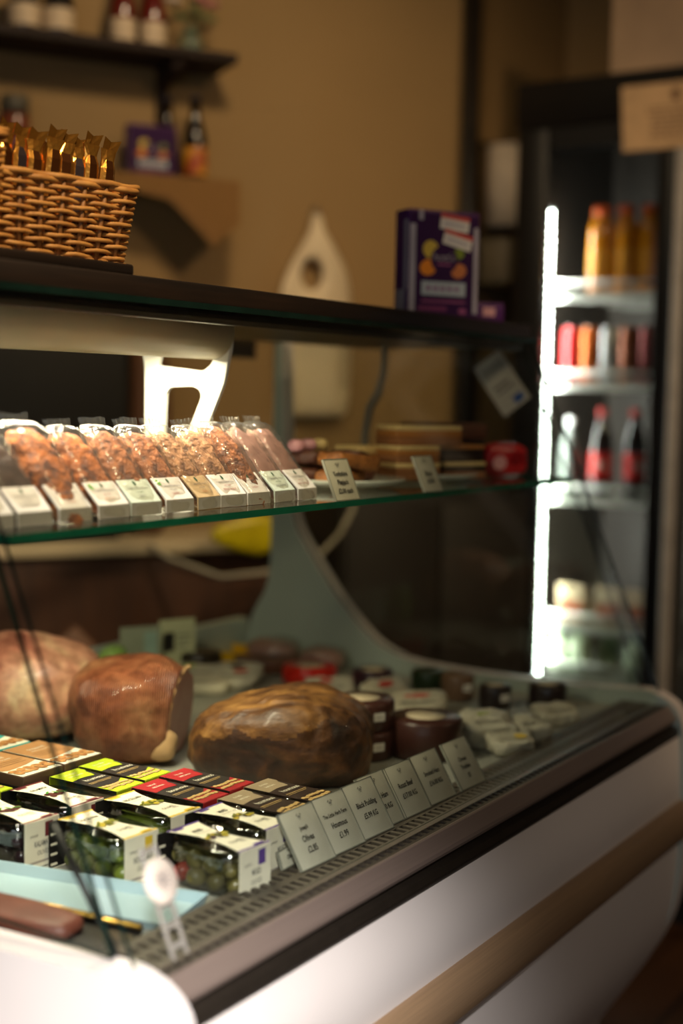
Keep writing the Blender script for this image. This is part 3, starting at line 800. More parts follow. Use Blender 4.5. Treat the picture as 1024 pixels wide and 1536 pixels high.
olive_tub('green', 1.073, .966, -.09, 'yellow trimmed tub of green olives in the front row beside the blue tray', 2)
olive_tub('black', 1.048, 1.086, -.06, 'maroon trimmed tub of black olives at the left picture edge', 3)
olive_tub('mixed', 1.180, .866, -.05, 'purple trimmed tub of mixed olives behind the Olives price card', 4)
olive_tub('green', 1.157, .976, -.06, 'yellow trimmed tub of green olives in the second row', 5, False)
olive_tub('black', 1.122, 1.088, -.06, 'maroon trimmed tub of black olives in the second row', 6, False)

# ------------------------------------------------------------------ houmous tubs
chick = M('chickpea_print', (206, 172, 110), .5); h_green = M('lime_print', (176, 196, 30), .5); h_red = M('crimson_print', (160, 26, 32), .5); h_kraft = M('kraft_print', (150, 132, 104), .55); h_brown = M('dark_brown_print', (44, 30, 24), .45); h_black = M('soft_black_print', (40, 36, 34), .45); chick_d = M('chickpea_shade_print', (120, 84, 40), .5)
def houmous(col, x, y, z, rz, label, tilt=0.0):
    tab, band, tail = {'green': (h_green, h_black, h_green), 'red': (h_red, h_black, h_red), 'brown': (h_kraft, h_brown, h_brown)}[col]
    root = thing('houmous_tub', label, 'houmous tub', (x, y, DZ + z), rz, 'sleeved houmous tubs')
    w, yy, zt = .0235, .0525, .052
    MB().lathe([(.040, .0005), (.042, .004), (.048, .044), (.050, .046), (.050, .050), (.0, .050)], clear_pl, 32, sx=.48).build('pot', root)
    MB().lathe([(.038, .0025), (.045, .040), (.0, .041)], M('houmous_paste', (206, 180, 132), .6), 28, sx=.48).build('houmous', root)
    s_ = MB()
    s_.box(-w, w, -yy, yy, zt - .0008, zt, band).box(-w, w, -yy - .0008, -yy, .0005, zt, tail).box(-w, w, yy, yy + .0008, .0005, zt, tab)
    F = Fr((0, 0, zt), (1, 0, 0), (0, 1, 0))
    tabp = [(-w, yy), (-w, .016)] + [(-w + .004 + .034 * i / 8, .016 + (.003 * math.sin(PI * i / 8))) for i in range(1, 9)] + [(w * .75, .024), (w * .8, .034), (w, .040), (w, yy)]
    s_.poly(F, tabp[::-1] if False else tabp, tab)
    s_.text(F, {'green': 'the original', 'red': 'hot red', 'brown': 'the little'}[col], -.003, .040, .0072, sleeve_w, .0007, sx=.62); s_.text(F, {'green': 'extra smooth', 'red': 'with lemon', 'brown': 'herb farm'}[col], -.002, .031, .0072, sleeve_w, .0007, sx=.62)
    s_.text(F, 'houmous', .003, .006, .0120, sleeve_w, .0007, sx=.72)
    s_.rect(F, -.019, .020, -.0055, -.0045, chick); s_.rect(F, -.019, .016, -.009, -.0082, chick)
    pts = [(-w, -.040)] + [(-w + 2 * w * i / 8, -.020 - .010 * math.sin(PI * i / 8 + .3)) for i in range(9)] + [(w, -yy), (-w, -yy)]
    s_.poly(F, pts[::-1], tail, .0005)
    rnd = random.Random(x * 1000)
    for q in range(16):
        a = -w * .78 + 1.56 * w * (q % 8) / 7; b_ = -.028 - .009 * (q // 8) - rnd.uniform(0, .003)
        s_.ell(F, a, b_, .0046, .0034, chick_d, .0008, .5, 10); s_.ell(F, a - .0004, b_ + .0006, .0038, .0026, chick, .0010, .5, 10)
    s_.build('card_sleeve', root)
houmous('brown', 1.234, .872, .0, -.02, 'brown sleeved houmous tub nearer of the two behind the purple trimmed olives')
houmous('brown', 1.287, .874, .001, -.02, 'brown sleeved houmous tub farther of the two, against the smoked joint')
houmous('red', 1.213, .981, .0, .0, 'red sleeved houmous tub nearer of the two beside the green pair')
houmous('red', 1.265, .983, .001, .0, 'red sleeved houmous tub farther of the two beside the green pair')
houmous('green', 1.190, 1.089, .0, .0, 'lime green sleeved houmous tub nearer of the pair below the hams')
houmous('green', 1.242, 1.091, .001, .0, 'lime green sleeved houmous tub farther of the pair below the hams')
houmous('green', 1.085, 1.196, .0, .0, 'lime green sleeved houmous tub cut off at the left picture edge')

# ------------------------------------------------------------------ kraft and teal cartons
kraft = M('kraft_card', (176, 130, 82), .6, col2=(160, 114, 68), scale=20); kraft_side = M('kraft_side_print', (74, 50, 30), .6); tealp = M('teal_print', (40, 160, 156), .5); pie_p = M('crumble_print', (196, 146, 84), .6, col2=(120, 66, 30), scale=200)
def carton(col, x, y, label):
    root = thing('dip_carton', label, 'carton', (x, y, DZ), .0, 'flat cartons at the left of the deck')
    b = MB(); w, yy, h = .033, .055, .060
    side = kraft_side if col == 'kraft' else tealp
    main = kraft if col == 'kraft' else tealp
    b.box(-w, w, -yy, yy, 0, h, side, .001)
    F = Fr((0, 0, h), (1, 0, 0), (0, 1, 0))
    b.rect(F, -w * .97, w * .97, -yy * .97, yy * .97, sleeve_w, .0003)
    pts = [(-w * .95, yy * .96), (-w * .95, -.018)] + [(-w * .95 + w * 1.9 * i / 8, -.018 + .012 * (i / 8) ** 2 - .004) for i in range(1, 9)] + [(w * .95, yy * .96)]
    b.poly(F, pts, main, .0006)
    for q in range(10): b.ell(F, -w * .75 + w * 1.5 * (q % 5) / 4, -.030 - .010 * (q // 5), .0075, .0055, pie_p, .0008 + q * .00005, q, 10)
    b.text(F, 'topped', 0, .028, .010, sleeve_w, .0009); b.text(F, 'with a crunch', 0, .018, .006, sleeve_w, .0009); b.rect(F, -.024, .026, .008, .0088, kraft_side, .0009); b.rect(F, -.024, .020, .002, .0028, kraft_side, .0009); b.rect(F, -.024, .022, -.004, -.0032, kraft_side, .0009)
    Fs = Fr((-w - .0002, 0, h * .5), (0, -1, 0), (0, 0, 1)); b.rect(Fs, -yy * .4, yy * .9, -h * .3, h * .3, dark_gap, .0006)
    b.build('box', root)
carton('kraft', 1.160, 1.200, 'kraft brown topped carton nearer of the two')
carton('kraft', 1.229, 1.200, 'kraft brown topped carton farther of the two, against the ham')
carton('teal', 1.150, 1.313, 'teal topped carton nearer of the two at the left picture edge')
carton('teal', 1.219, 1.313, 'teal topped carton farther of the two below the large ham')

# ------------------------------------------------------------------ cooked meats
RA = math.atan2(-.844, .535)       # along the picture plane, used to turn the joints the way they lie
def meat(name, stops, scale, fine, rough=.42, lines=0.0, lscale=60, bump=.6, stretch=(1, 1, 1)):
    """mottled meat: several colours by coarse noise, fine grain, optional netting lines"""
    m = M(name, (200, 200, 200), rough, scale=scale, stretch=stretch, detail=6, coat=.12)
    nt = m.node_tree; L = nt.links.new; b = nt.nodes['Principled BSDF']
    rp = [n for n in nt.nodes if n.type == 'VALTORGB'][0]
    cr = rp.color_ramp
    cr.elements[0].position = stops[0][0]; cr.elements[0].color = lin(stops[0][1]); cr.elements[1].position = stops[-1][0]; cr.elements[1].color = lin(stops[-1][1])
    for p, c in stops[1:-1]:
        e = cr.elements.new(p); e.color = lin(c)
    nz = [n for n in nt.nodes if n.type == 'TEX_NOISE'][0]; nz.inputs['Roughness'].default_value = .62; nz.inputs['Distortion'].default_value = .6
    mp = [n for n in nt.nodes if n.type == 'MAPPING'][0]
    n2 = nt.nodes.new('ShaderNodeTexNoise'); n2.inputs['Scale'].default_value = fine; n2.inputs['Detail'].default_value = 5
    L(mp.outputs['Vector'], n2.inputs['Vector'])
    r2 = nt.nodes.new('ShaderNodeValToRGB'); r2.color_ramp.elements[0].position = .3; r2.color_ramp.elements[1].position = .65
    r2.color_ramp.elements[0].color = (.42, .36, .32, 1); r2.color_ramp.elements[1].color = (1, 1, 1, 1)
    L(n2.outputs['Fac'], r2.inputs['Fac'])
    mx = nt.nodes.new('ShaderNodeMix'); mx.data_type = 'RGBA'; mx.blend_type = 'MULTIPLY'; mx.inputs[0].default_value = .8
    L(rp.outputs['Color'], mx.inputs[6]); L(r2.outputs['Color'], mx.inputs[7])
    last = mx.outputs[2]; height = n2.outputs['Fac']
    if lines:
        wv = nt.nodes.new('ShaderNodeTexWave'); wv.wave_type = 'BANDS'; wv.bands_direction = 'X'
        wv.inputs['Scale'].default_value = lscale; wv.inputs['Distortion'].default_value = 2.5; wv.inputs['Detail'].default_value = 2
        L(mp.outputs['Vector'], wv.inputs['Vector'])
        m2 = nt.nodes.new('ShaderNodeMix'); m2.data_type = 'RGBA'; m2.blend_type = 'MULTIPLY'; m2.inputs[0].default_value = lines
        L(last, m2.inputs[6]); L(wv.outputs['Color'], m2.inputs[7]); last = m2.outputs[2]
        ad = nt.nodes.new('ShaderNodeMath'); ad.operation = 'ADD'; L(wv.outputs['Fac'], ad.inputs[0]); L(n2.outputs['Fac'], ad.inputs[1]); height = ad.outputs[0]
    L(last, b.inputs['Base Color'])
    bp = nt.nodes.new('ShaderNodeBump'); bp.inputs['Strength'].default_value = bump; bp.inputs['Distance'].default_value = .003
    L(height, bp.inputs['Height']); L(bp.outputs['Normal'], b.inputs['Normal'])
    return m
ham_m = meat('ham_rind', [(.30, (124, 66, 52)), (.42, (178, 116, 94)), (.54, (206, 154, 124)), (.62, (220, 184, 144)), (.70, (234, 210, 172))], 9, 60)
ham_m2 = meat('ham_netted', [(.30, (112, 58, 38)), (.48, (164, 98, 66)), (.62, (190, 130, 90)), (.75, (220, 176, 128))], 12, 70, lines=.22, lscale=105)
ham_cut = M('ham_cut_face', (206, 160, 146), .4, col2=(186, 132, 120), scale=30)
fat_m = M('ham_fat', (222, 186, 136), .4, col2=(196, 150, 100), scale=20, bump=.3)
smoke_m = meat('smoked_crust', [(.30, (44, 25, 13)), (.44, (90, 57, 27)), (.56, (128, 88, 43)), (.70, (160, 118, 64))], 12, 45, rough=.5, bump=1.0, stretch=(1, 2.2, 1.6))
smoke_shade = meat('smoked_shaded_face', [(.30, (26, 14, 8)), (.46, (56, 32, 17)), (.58, (88, 54, 27)), (.72, (120, 80, 42))], 12, 45, rough=.5, bump=1.0, stretch=(1, 2.2, 1.6))  # smoked front crust, with its weaker light painted into the colour
def lump(r, m, cuts=(), mcut=None, e=.85, amp=.008, fr=14, seed=0, seg=48, rings=30, base=.8, sel=None, m2=None, mod=None):
    """a rounded piece of meat sitting flat at z 0; cuts = (normal, distance) planes that slice it"""
    b = MB(); zoff = r[2] * base
    def f(p):
        d = p.normalized() if p.length > 1e-6 else V3((0, 0, 1))
        p = p + d * (amp * noise.noise(p * fr + V3((seed, 0, seed))) + amp * .3 * noise.noise(p * fr * 4))
        if mod: p = mod(p)
        for nn, dd in cuts:
            k = p.dot(nn) - dd
            if k > 0: p = p - nn * k
        if p.z < -zoff: p = V3((p.x, p.y, -zoff + (p.z + zoff) * .04))
        return p + V3((0, 0, zoff))
    b.sup((0, 0, 0), r, m, e, e, seg, rings, f)
    if cuts:
        k = b.mi(mcut)
        for i, fc in enumerate(b.f):
            for nn, dd in cuts:
                if all(abs((b.v[j] - V3((0, 0, zoff))).dot(nn) - dd) < 1e-4 for j in fc):
                    b.fm[i] = k; b.fs[i] = False
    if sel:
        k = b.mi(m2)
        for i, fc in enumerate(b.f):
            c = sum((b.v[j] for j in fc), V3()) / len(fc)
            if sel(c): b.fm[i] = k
    return b
h1 = thing('ham_joint', 'large rounded pink ham joint at the left of the deck behind the cartons', 'ham', (1.450, 1.468, DZ), RA)
lump((.118, .108, .0800), ham_m, e=.92, amp=.006, seed=5, base=.88, seg=64, rings=40).build('meat', h1)
nn = V3((.985, -.13, -.10)).normalized()
h2 = thing('ham_joint', 'netted ham joint with sliced pale face, between the large ham and the smoked joint', 'ham', (1.462, 1.262, DZ), RA)
lump((.092, .092, .0745), ham_m2, [(nn, .064)], ham_cut, e=.8, amp=.009, seed=9, base=.86, seg=72, rings=44).build('meat', h2)
MB().sup((.046, -.066, .030), (.020, .018, .026), fat_m, .8, .8, 20, 12, wob(.006, 40, 4)).build('fat', h2)['label'] = 'pale yellow lump of fat'
rim = MB()
pts = []
for i in range(17):
    a = PI * (.42 + .66 * i / 16)
    ca, sa = math.cos(a), math.sin(a)
    yy_ = .070 * math.copysign(abs(ca) ** .8, ca); zz_ = .0575 * math.copysign(abs(sa) ** .8, sa)
    pts.append(V3(((.064 + .13 * yy_ + .10 * zz_) / .985 - .002 + .0015 * math.sin(i * 2.1), yy_, .0641 + zz_)))
rim.tube(pts, [.0032 + .0014 * math.sin(i * 2.3) for i in range(17)], fat_m, 8)
rim.build('fat_rim', h2)
def jmod(p):
    k = max(0.0, (-.015 - p.x) / .105); t_ = max(0.0, (p.x - .06) / .06)
    zs = 1.0 + .10 * math.exp(-((p.x - .03) / .05) ** 2) - .34 * k - .16 * t_
    return V3((p.x, p.y * (1 - .30 * k - .15 * t_), p.z * zs if p.z > 0 else p.z))
j = thing('smoked_joint', 'dark brown smoked meat joint in the middle of the deck behind the houmous tubs', 'joint of meat', (1.490, 1.030, DZ), RA)
lump((.122, .088, .061), smoke_m, e=.62, amp=.010, fr=16, seed=21, seg=150, rings=80, base=.84, sel=lambda c: c.y < -.040 and c.z < .076 + .014 * c.x / .12 + .014 * noise.noise(c * 35), m2=smoke_shade, mod=jmod).build('meat', j)

# ------------------------------------------------------------------ cheeses and packs behind the joints
wax_br = M('brown_wax', (72, 40, 32), .32, col2=(52, 28, 24), scale=12); wax_dk = M('dark_wax', (30, 18, 22), .3); wax_red = M('red_wax', (206, 30, 18), .28); wax_gr = M('green_wax', (22, 44, 22), .3); wax_pu = M('plum_wax', (52, 22, 34), .3); rindw = M('cheese_top_label', (206, 190, 160), .5, scale=30); wax_ol = M('olive_dark_wax', (42, 32, 18), .35); wax_t = M('tan_wax', (110, 82, 60), .4)
def truckle(m, x, y, r, h, label, z=0.0, rz=0.0, face=True, top=True):
    root = thing('cheese_truckle', label, 'cheese', (x, y, DZ + z), rz, 'waxed cheeses on the deck')
    MB().lathe([(r * .93, 0), (r, .004), (r, h - .004), (r * .94, h), (0.0, h)], m, 40).build('wax', root)
    lb = MB()
    if top: lb.lathe([(r * .55, h + .0003), (r * .55, h + .0008), (0, h + .0008)], rindw, 28)
    if face:
        a = math.radians(-118)
        F = Fr((r * math.cos(a) * 1.005, r * math.sin(a) * 1.005, h * .55), (-math.sin(a), math.cos(a), 0), (0, 0, 1))
        lb.rect(F, -.009, .009, -.006, .006, paper, .0008); lb.rect(F, -.006, .006, -.001, .0, grey_ink, .001)
    if lb.v: lb.build('paper_label', root)
    return root
truckle(wax_br, 1.700, .925, .053, .056, 'large dark brown waxed cheese wheel with pale top behind the price cards', face=False)
truckle(wax_br, 1.640, .995, .046, .040, 'dark brown waxed cheese at the bottom of a pair beside the smoked joint')
truckle(wax_br, 1.645, .998, .046, .042, 'dark brown waxed cheese resting on another beside the smoked joint', z=.0405)
truckle(wax_red, 2.015, 1.335, .049, .030, 'bright red waxed cheese with pale top at the back of the deck', face=False)
truckle(wax_pu, 2.035, 1.215, .036, .034, 'plum dark cheese right of the red waxed cheese', face=False)
truckle(wax_gr, 2.080, 1.130, .029, .036, 'dark green waxed cheese near the far end panel', face=False, top=False)
truckle(wax_t, 2.050, 1.055, .028, .044, 'tan cheese with small white ticket near the far end panel', top=False)
truckle(wax_dk, 2.030, .975, .027, .038, 'blackish cheese right of the tan ticketed one')
truckle(wax_dk, 2.085, .905, .032, .040, 'blackish cheese in the far right corner of the deck', face=False)
truckle(wax_ol, 1.945, 1.530, .040, .044, 'very dark olive cheese at the back behind the netted ham', face=False, top=False)
bl = thing('cheese_block', 'brown rectangular cheese block between the yellow tray and the red cheese', 'cheese', (2.030, 1.445, DZ), -.9)
MB().box(-.055, .055, -.025, .025, 0, .030, M('brown_rind', (84, 48, 30), .4, scale=20), .004).build('wax', bl)
packw = M('white_pack_film', (206, 200, 178), .35, col2=(160, 154, 136), scale=14, bump=1.0, bscale=50)
lime_pr = M('lime_pack_print', (150, 170, 40), .45)
def pack(x, y, rz, tilt, l, w, h, label, spots, z=0.0):
    root = thing('cheese_pack', label, 'pack', (x, y, DZ + z), rz, 'white wrapped packs on the deck')
    T = Matrix.Rotation(tilt, 4, 'X')
    MB().sup((0, 0, h + abs(math.sin(tilt)) * w * .8), (l, w, h), packw, .45, .5, 44, 22, lambda p: wob(.005, 90, x * 9)(wob(.008, 34, x * 20)(p)), T).build('wrapper', root)
    p = MB(); zz = 2 * h + abs(math.sin(tilt)) * w * .8
    F = Fr(T @ V3((0, 0, zz)), T @ V3((1, 0, 0)), T @ V3((0, 1, 0)))
    for a, b, ra, rb, m in spots: p.ell(F, a, b, ra, rb, m, .0022, .1)
    p.rect(F, -l * .6, l * .6, -w * .62, -w * .52, grey_ink, .0022)
    if p.v: p.build('print', root)
pack(1.870, 1.480, -.9, .25, .040, .030, .012, 'white pack with lime corner nearest the netted ham', [(-.01, .01, .012, .006, lime_pr)])
pack(1.905, 1.420, -1.0, .35, .046, .034, .011, 'white pack with dark and red print left of the red cheese', [(.005, .012, .016, .007, sleeve_b), (.012, -.004, .014, .006, redp)])
pack(1.830, 1.430, -.8, .2, .040, .026, .010, 'plain cream pack in front of the lime cornered one', [])
pack(1.925, 1.235, -.9, .35, .040, .028, .011, 'white pack with red oval directly right of the red cheese', [(-.006, .004, .012, .007, redp)])
pack(1.955, 1.150, -.3, .45, .042, .028, .011, 'white pack tilted up with red oval before the plum cheese', [(0, .004, .018, .008, redp)])
pack(1.905, 1.055, -.9, .3, .050, .030, .012, 'white pack with red lettering behind the large brown wheel', [(0, .004, .022, .006, redp)])
pack(1.800, .880, -.8, .25, .042, .032, .020, 'crumpled pale pack right of the large brown wheel', [(-.005, .005, .010, .004, lime_pr)])
pack(1.850, .838, -.6, .2, .036, .026, .016, 'crumpled pale pack farthest right, beside the air grille', [])
pack(1.775, .826, -.8, .15, .034, .022, .012, 'pale pack with yellow corner behind the last front price card', [(.012, -.004, .010, .008, yel_t)])
pack(1.985, .850, -.7, .25, .034, .024, .012, 'small clear white pack in the far right corner by the glass', [])
yt = thing('yellow_tray', 'yellow edged tray at the far back of the deck', 'tray', (2.085, 1.520, DZ), math.radians(97))
yl = M('yellow_tray_plastic', (220, 170, 20), .4)
b = MB()
b.box(-.085, .085, -.045, .045, 0, .004, yl).box(-.085, .085, -.045, -.041, .004, .026, yl).box(-.085, .085, .041, .045, .004, .026, yl).box(-.085, -.081, -.041, .041, .004, .026, yl).box(.081, .085, -.041, .041, .004, .026, yl)
b.build('tray', yt)
pinkf = M('pale_pink_meat', (176, 140, 128), .5, col2=(140, 100, 92), scale=20)
for i, (x, y, r, h, lab) in enumerate([(2.10, 1.475, .052, .026, 'film wrapped pinkish piece leaning by the far end panel, left one'), (2.115, 1.372, .046, .022, 'film wrapped pinkish piece by the far end panel, behind the red cheese')]):
    root = thing('wrapped_meat', lab, 'packet', (x, y, DZ), .3)
    MB().sup((0, 0, h), (r * .8, r * .9, h * .95), pinkf, .8, .8, 20, 12, wob(.006, 30, i)).build('meat', root)
    MB().sup((0, 0, h * 1.02), (r * .92, r * 1.0, h * 1.0), film, .7, .7, 20, 12, wob(.005, 50, i + 4)).build('film_wrapper', root)
# information cards standing at the back
for i, (x, y, w, h, rz, m, lab) in enumerate([(1.800, 1.545, .075, .062, -.5, M('grey_green_card', (150, 156, 132), .5), 'plain grey green card standing at the back of the deck'),
                                              (1.900, 1.545, .070, .070, -.45, M('pale_green_card', (206, 208, 164), .5), 'pale green card with dark picture standing at the back of the deck')]):
    root = thing('information_card', lab, 'card', (x, y, DZ + .001), rz)
    b = MB().box(-w / 2, w / 2, 0, .002, 0, .105, m)
    F = Fr((0, -.0002, .07), (1, 0, 0), (0, 0, 1))
    if i: b.rect(F, -.028, -.006, -.022, .012, sleeve_b); b.rect(F, 0, .028, .004, .007, grey_ink); b.rect(F, 0, .028, -.006, -.003, grey_ink); b.rect(F, 0, .020, -.016, -.013, grey_ink)
    else: b.rect(F, .006, .030, -.025, .025, M('mint_print', (150, 176, 160), .5))
    b.box(-w / 2, w / 2, -.012, .014, 0, .002, m)
    b.build('card', root)
gp = thing('green_packet', 'small leafy green packet between the large ham and the green cards', 'packet', (1.700, 1.520, DZ), .2)
MB().sup((0, 0, .045), (.030, .020, .045), M('green_film', (110, 150, 40), .4, col2=(150, 180, 110), scale=30), .6, .6, 18, 12, wob(.004, 40, 2)).build('wrapper', gp)

# ------------------------------------------------------------------ near left: tray, meat slab, clip
blue = M('pale_blue_plastic', (158, 184, 194), .35, scale=5)
tr_ = thing('plastic_tray', 'pale blue plastic tray in front of the olive tubs', 'tray', (.985, .955, DZ), math.radians(12))
b = MB()
L_, Wd, H_ = .150, .040, .013
b.box(-Wd * .85, Wd * .85, -L_ * .97, L_ * .97, 0.0, .003, blue)
b.add([(Wd * .85, -L_ * .97, .003), (Wd * .85, L_ * .97, .003), (Wd, L_, H_), (Wd, -L_, H_), (Wd + .002, L_, H_), (Wd + .002, -L_, H_), (Wd * .87 + .001, -L_ * .97, 0), (Wd * .87 + .001, L_ * .97, 0)], [(0, 1, 2, 3), (3, 2, 4, 5), (5, 4, 7, 6)], blue)
b.add([(-Wd * .85, -L_ * .97, .003), (-Wd * .85, L_ * .97, .003), (-Wd, L_, .010), (-Wd, -L_, .010), (-Wd - .002, L_, .010), (-Wd - .002, -L_, .010), (-Wd * .87, -L_ * .97, 0), (-Wd * .87, L_ * .97, 0)], [(3, 2, 1, 0), (5, 4, 2, 3), (6, 7, 4, 5)], blue)
b.add([(-Wd * .85, -L_ * .97, .003), (Wd * .85, -L_ * .97, .003), (Wd, -L_, H_), (-Wd, -L_, .012), (Wd * .86, -L_ * .985, 0), (-Wd * .86, -L_ * .985, 0)], [(0, 1, 2, 3), (3, 2, 4, 5)], blue)
b.add([(-Wd * .85, L_ * .97, .003), (Wd * .85, L_ * .97, .003), (Wd, L_, H_), (-Wd, L_, .012), (Wd * .86, L_ * .985, 0), (-Wd * .86, L_ * .985, 0)], [(3, 2, 1, 0), (5, 4, 2, 3)], blue)
b.build('tray', tr_)
sl = thing('meat_tray', 'reddish brown sliced meat on a dark gold rimmed tray behind the white end panel', 'meat tray', (.912, .965, DZ), math.radians(6))
goldrim = metal('gold_rim', (190, 150, 70), .3)
MB().box(-.030, .030, -.150, .150, 0, .004, black).tube([(.030, -.150, .010), (.030, .150, .010)], .003, goldrim, 8).box(.029, .031, -.15, .15, .003, .010, black).build('tray', sl)
MB().sup((-.004, .02, .010), (.025, .120, .010), M('reddish_meat', (120, 66, 50), .5, col2=(84, 42, 32), scale=20, bump=.5), .4, .4, 30, 10, wob(.003, 40, 6)).build('meat', sl)
cl = thing('ticket_clip', 'clear plastic clip with a round white disc on the near corner of the front glass', 'clip', (.9125, gy(.866) - .0045, .866), 0)
Vg = (gt - gb).normalized(); Ug = V3((1, 0, 0))
Fg = Fr((0, 0, 0), Ug, Vg)
Tg = Matrix((Ug, -Fg.n, Vg)).transposed().to_4x4()
clip_m = M('clip_plastic', (186, 180, 170), .25, trans=.35)
b = MB()
b.box(-.0105, -.0080, -.004, 0, -.066, .034, clip_m, .0006, T=Tg).box(.0080, .0105, -.004, 0, -.066, .034, clip_m, .0006, T=Tg)
for v in (-.058, -.040, -.022, .028): b.box(-.0080, .0080, -.003, 0, v, v + .0055, clip_m, T=Tg)
b.build('holder', cl)
b = MB()
b.lathe([(.0195, 0), (.0205, .001), (.0205, .003), (.0195, .004), (0, .004)], M('disc_white', (244, 228, 212), .45), 36, T=Tg @ Matrix.Translation((0, -.004, .002)) @ Matrix.Rotation(PI / 2, 4, 'X'))
Fdisc = Fr(Tg @ V3((0, -.0083, .002)), Ug, Vg)
for k in range(12):
    a = 2 * PI * k / 12
    b.ell(Fdisc, .0075 * math.cos(a), .0075 * math.sin(a), .0028, .0012, M('disc_grey_print', (176, 164, 156), .6), .0003, a)
b.ell(Fdisc, 0, 0, .0045, .0045, M('disc_grey_print', (176, 164, 156), .6), .0003)
b.build('disc', cl)['label'] = 'round white disc with grey sunburst mark'
# notice taped inside the far side glass
nt_ = MB()
F = Fr((2.1725, 1.047, 1.328), (0, -.80, .60), (0, .60, .80))
T = Matrix((F.u, F.v, F.n)).transposed().to_4x4(); T.translation = F.o
nt_.box(-.030, .030, -.052, .052, -.0004, .0004, M('notice_paper', (210, 204, 190), .7), T=T)
nt_.rect(F, -.024, .024, .020, .040, M('notice_pale_print', (170, 166, 156), .7), .0006); nt_.rect(F, -.02, .012, -.005, .0, grey_ink, .0006); nt_.rect(F, -.02, .018, -.015, -.011, grey_ink, .0006); nt_.rect(F, .002, .022, -.046, -.032, M('blue_print', (40, 90, 170), .5), .0006)
tag(nt_.build('paper_notice'), 'tilted white paper notice with a blue mark behind the far side glass', 'notice')

# ------------------------------------------------------------------ drinks fridge
FX, FYL, FYR = 3.24, 1.54, .30
fr_in = M('fridge_liner', (66, 58, 52), .5, scale=5)
fridge = thing('drinks_fridge', 'tall black glass-door drinks fridge at the far end of the counter', 'fridge', (0, 0, 0))
b = MB()
b.box(FX + .04, FX + .62, FYL - .03, FYL, .05, 2.10, black).box(FX + .04, FX + .62, FYR, FYR + .03, .05, 2.10, black).box(FX + .59, FX + .62, FYR, FYL, .05, 2.10, fr_in).box(FX + .04, FX + .62, FYR, FYL, 2.06, 2.10, black)
b.box(FX + .04, FX + .59, FYR, FYL, .05, .54, black)
b.box(FX + .06, FX + .59, FYR + .03, FYL - .03, .54, .55, fr_in).box(FX + .05, FX + .59, FYL - .036, FYL - .030, .55, 2.06, fr_in)
b.box(FX + .02, FX + .60, FYR, FYL, 0.0, .05, dark_gap)
b.build('cabinet', fridge)
hd = MB().box(FX - .004, FX + .04, FYR, FYL, 1.985, 2.10, black, .004)
hd.build('header_panel', fridge)
dr = MB()
dr.box(FX, FX + .020, 1.453, 1.535, .10, 1.982, black, .003).box(FX, FX + .04, 1.115, 1.162, .10, 1.982, black, .003).box(FX, FX + .04, 1.162, 1.446, 1.930, 1.982, black).box(FX, FX + .04, 1.162, 1.446, .10, .56, black)
dr.build('door_frame', fridge)
fglass = thin('fridge_glass', (236, 240, 238), 0.0, .05)
MB().box(FX + .014, FX + .020, 1.150, 1.4528, .55, 1.935, fglass).build('door_glass', fridge)
dr = MB()
grey_f = M('grey_door_frame', (176, 170, 162), .45)
dr.box(FX, FX + .04, 1.070, 1.112, .10, 1.982, M('dark_grey_frame', (70, 66, 60), .4)).box(FX, FX + .04, .31, .36, .10, 1.982, black).box(FX, FX + .04, .36, 1.070, 1.930, 1.982, black).box(FX, FX + .04, .36, 1.070, .10, .56, black)
dr.build('door_frame', fridge)
MB().box(FX + .014, FX + .020, .355, 1.075, .55, 1.935, fglass).build('door_glass', fridge)
MB().box(FX - .045, FX - .020, 1.078, 1.104, .40, 1.90, grey_f, .006).box(FX - .022, FX, 1.084, 1.098, .45, .48, grey_f).box(FX - .022, FX, 1.084, 1.098, 1.82, 1.85, grey_f).build('door_handle', fridge)
wire = M('white_wire', (214, 214, 208), .4)
shz = [1.560, 1.330, 1.035, .700, .570]
for z in shz:
    w_ = MB()
    w_.box(FX + .082, FX + .090, 1.165, 1.452, z - .004, z + .016, wire).tube([(FX + .084, 1.165, z + .042), (FX + .084, 1.452, z + .042)], .0055, wire, 8)
    for i in range(14):
        y = 1.165 + .287 * i / 13
        w_.tube([(FX + .074, y, z + .012), (FX + .58, y, z + .012)], .0022, wire, 6)
    for q in (.25, .45, .575): w_.tube([(FX + q, 1.162, z + .008), (FX + q, 1.455, z + .008)], .003, wire, 6)
    w_.build('shelf', fridge)
led_m = M('led_glow', (245, 255, 250), .4, emit=(244, 255, 246), es=95.0)
led_s = MB().box(FX + .062, FX + .066, 1.4585, 1.4655, .575, 1.795, white_plastic)
for i in range(53):
    led_s.sup((FX + .060, 1.4620, .583 + .0230 * i), (.0026, .0034, .0034), led_m, 1, 1, 10, 6)
led_s.build('led_strip', fridge)['label'] = 'glowing white strip of light beads'
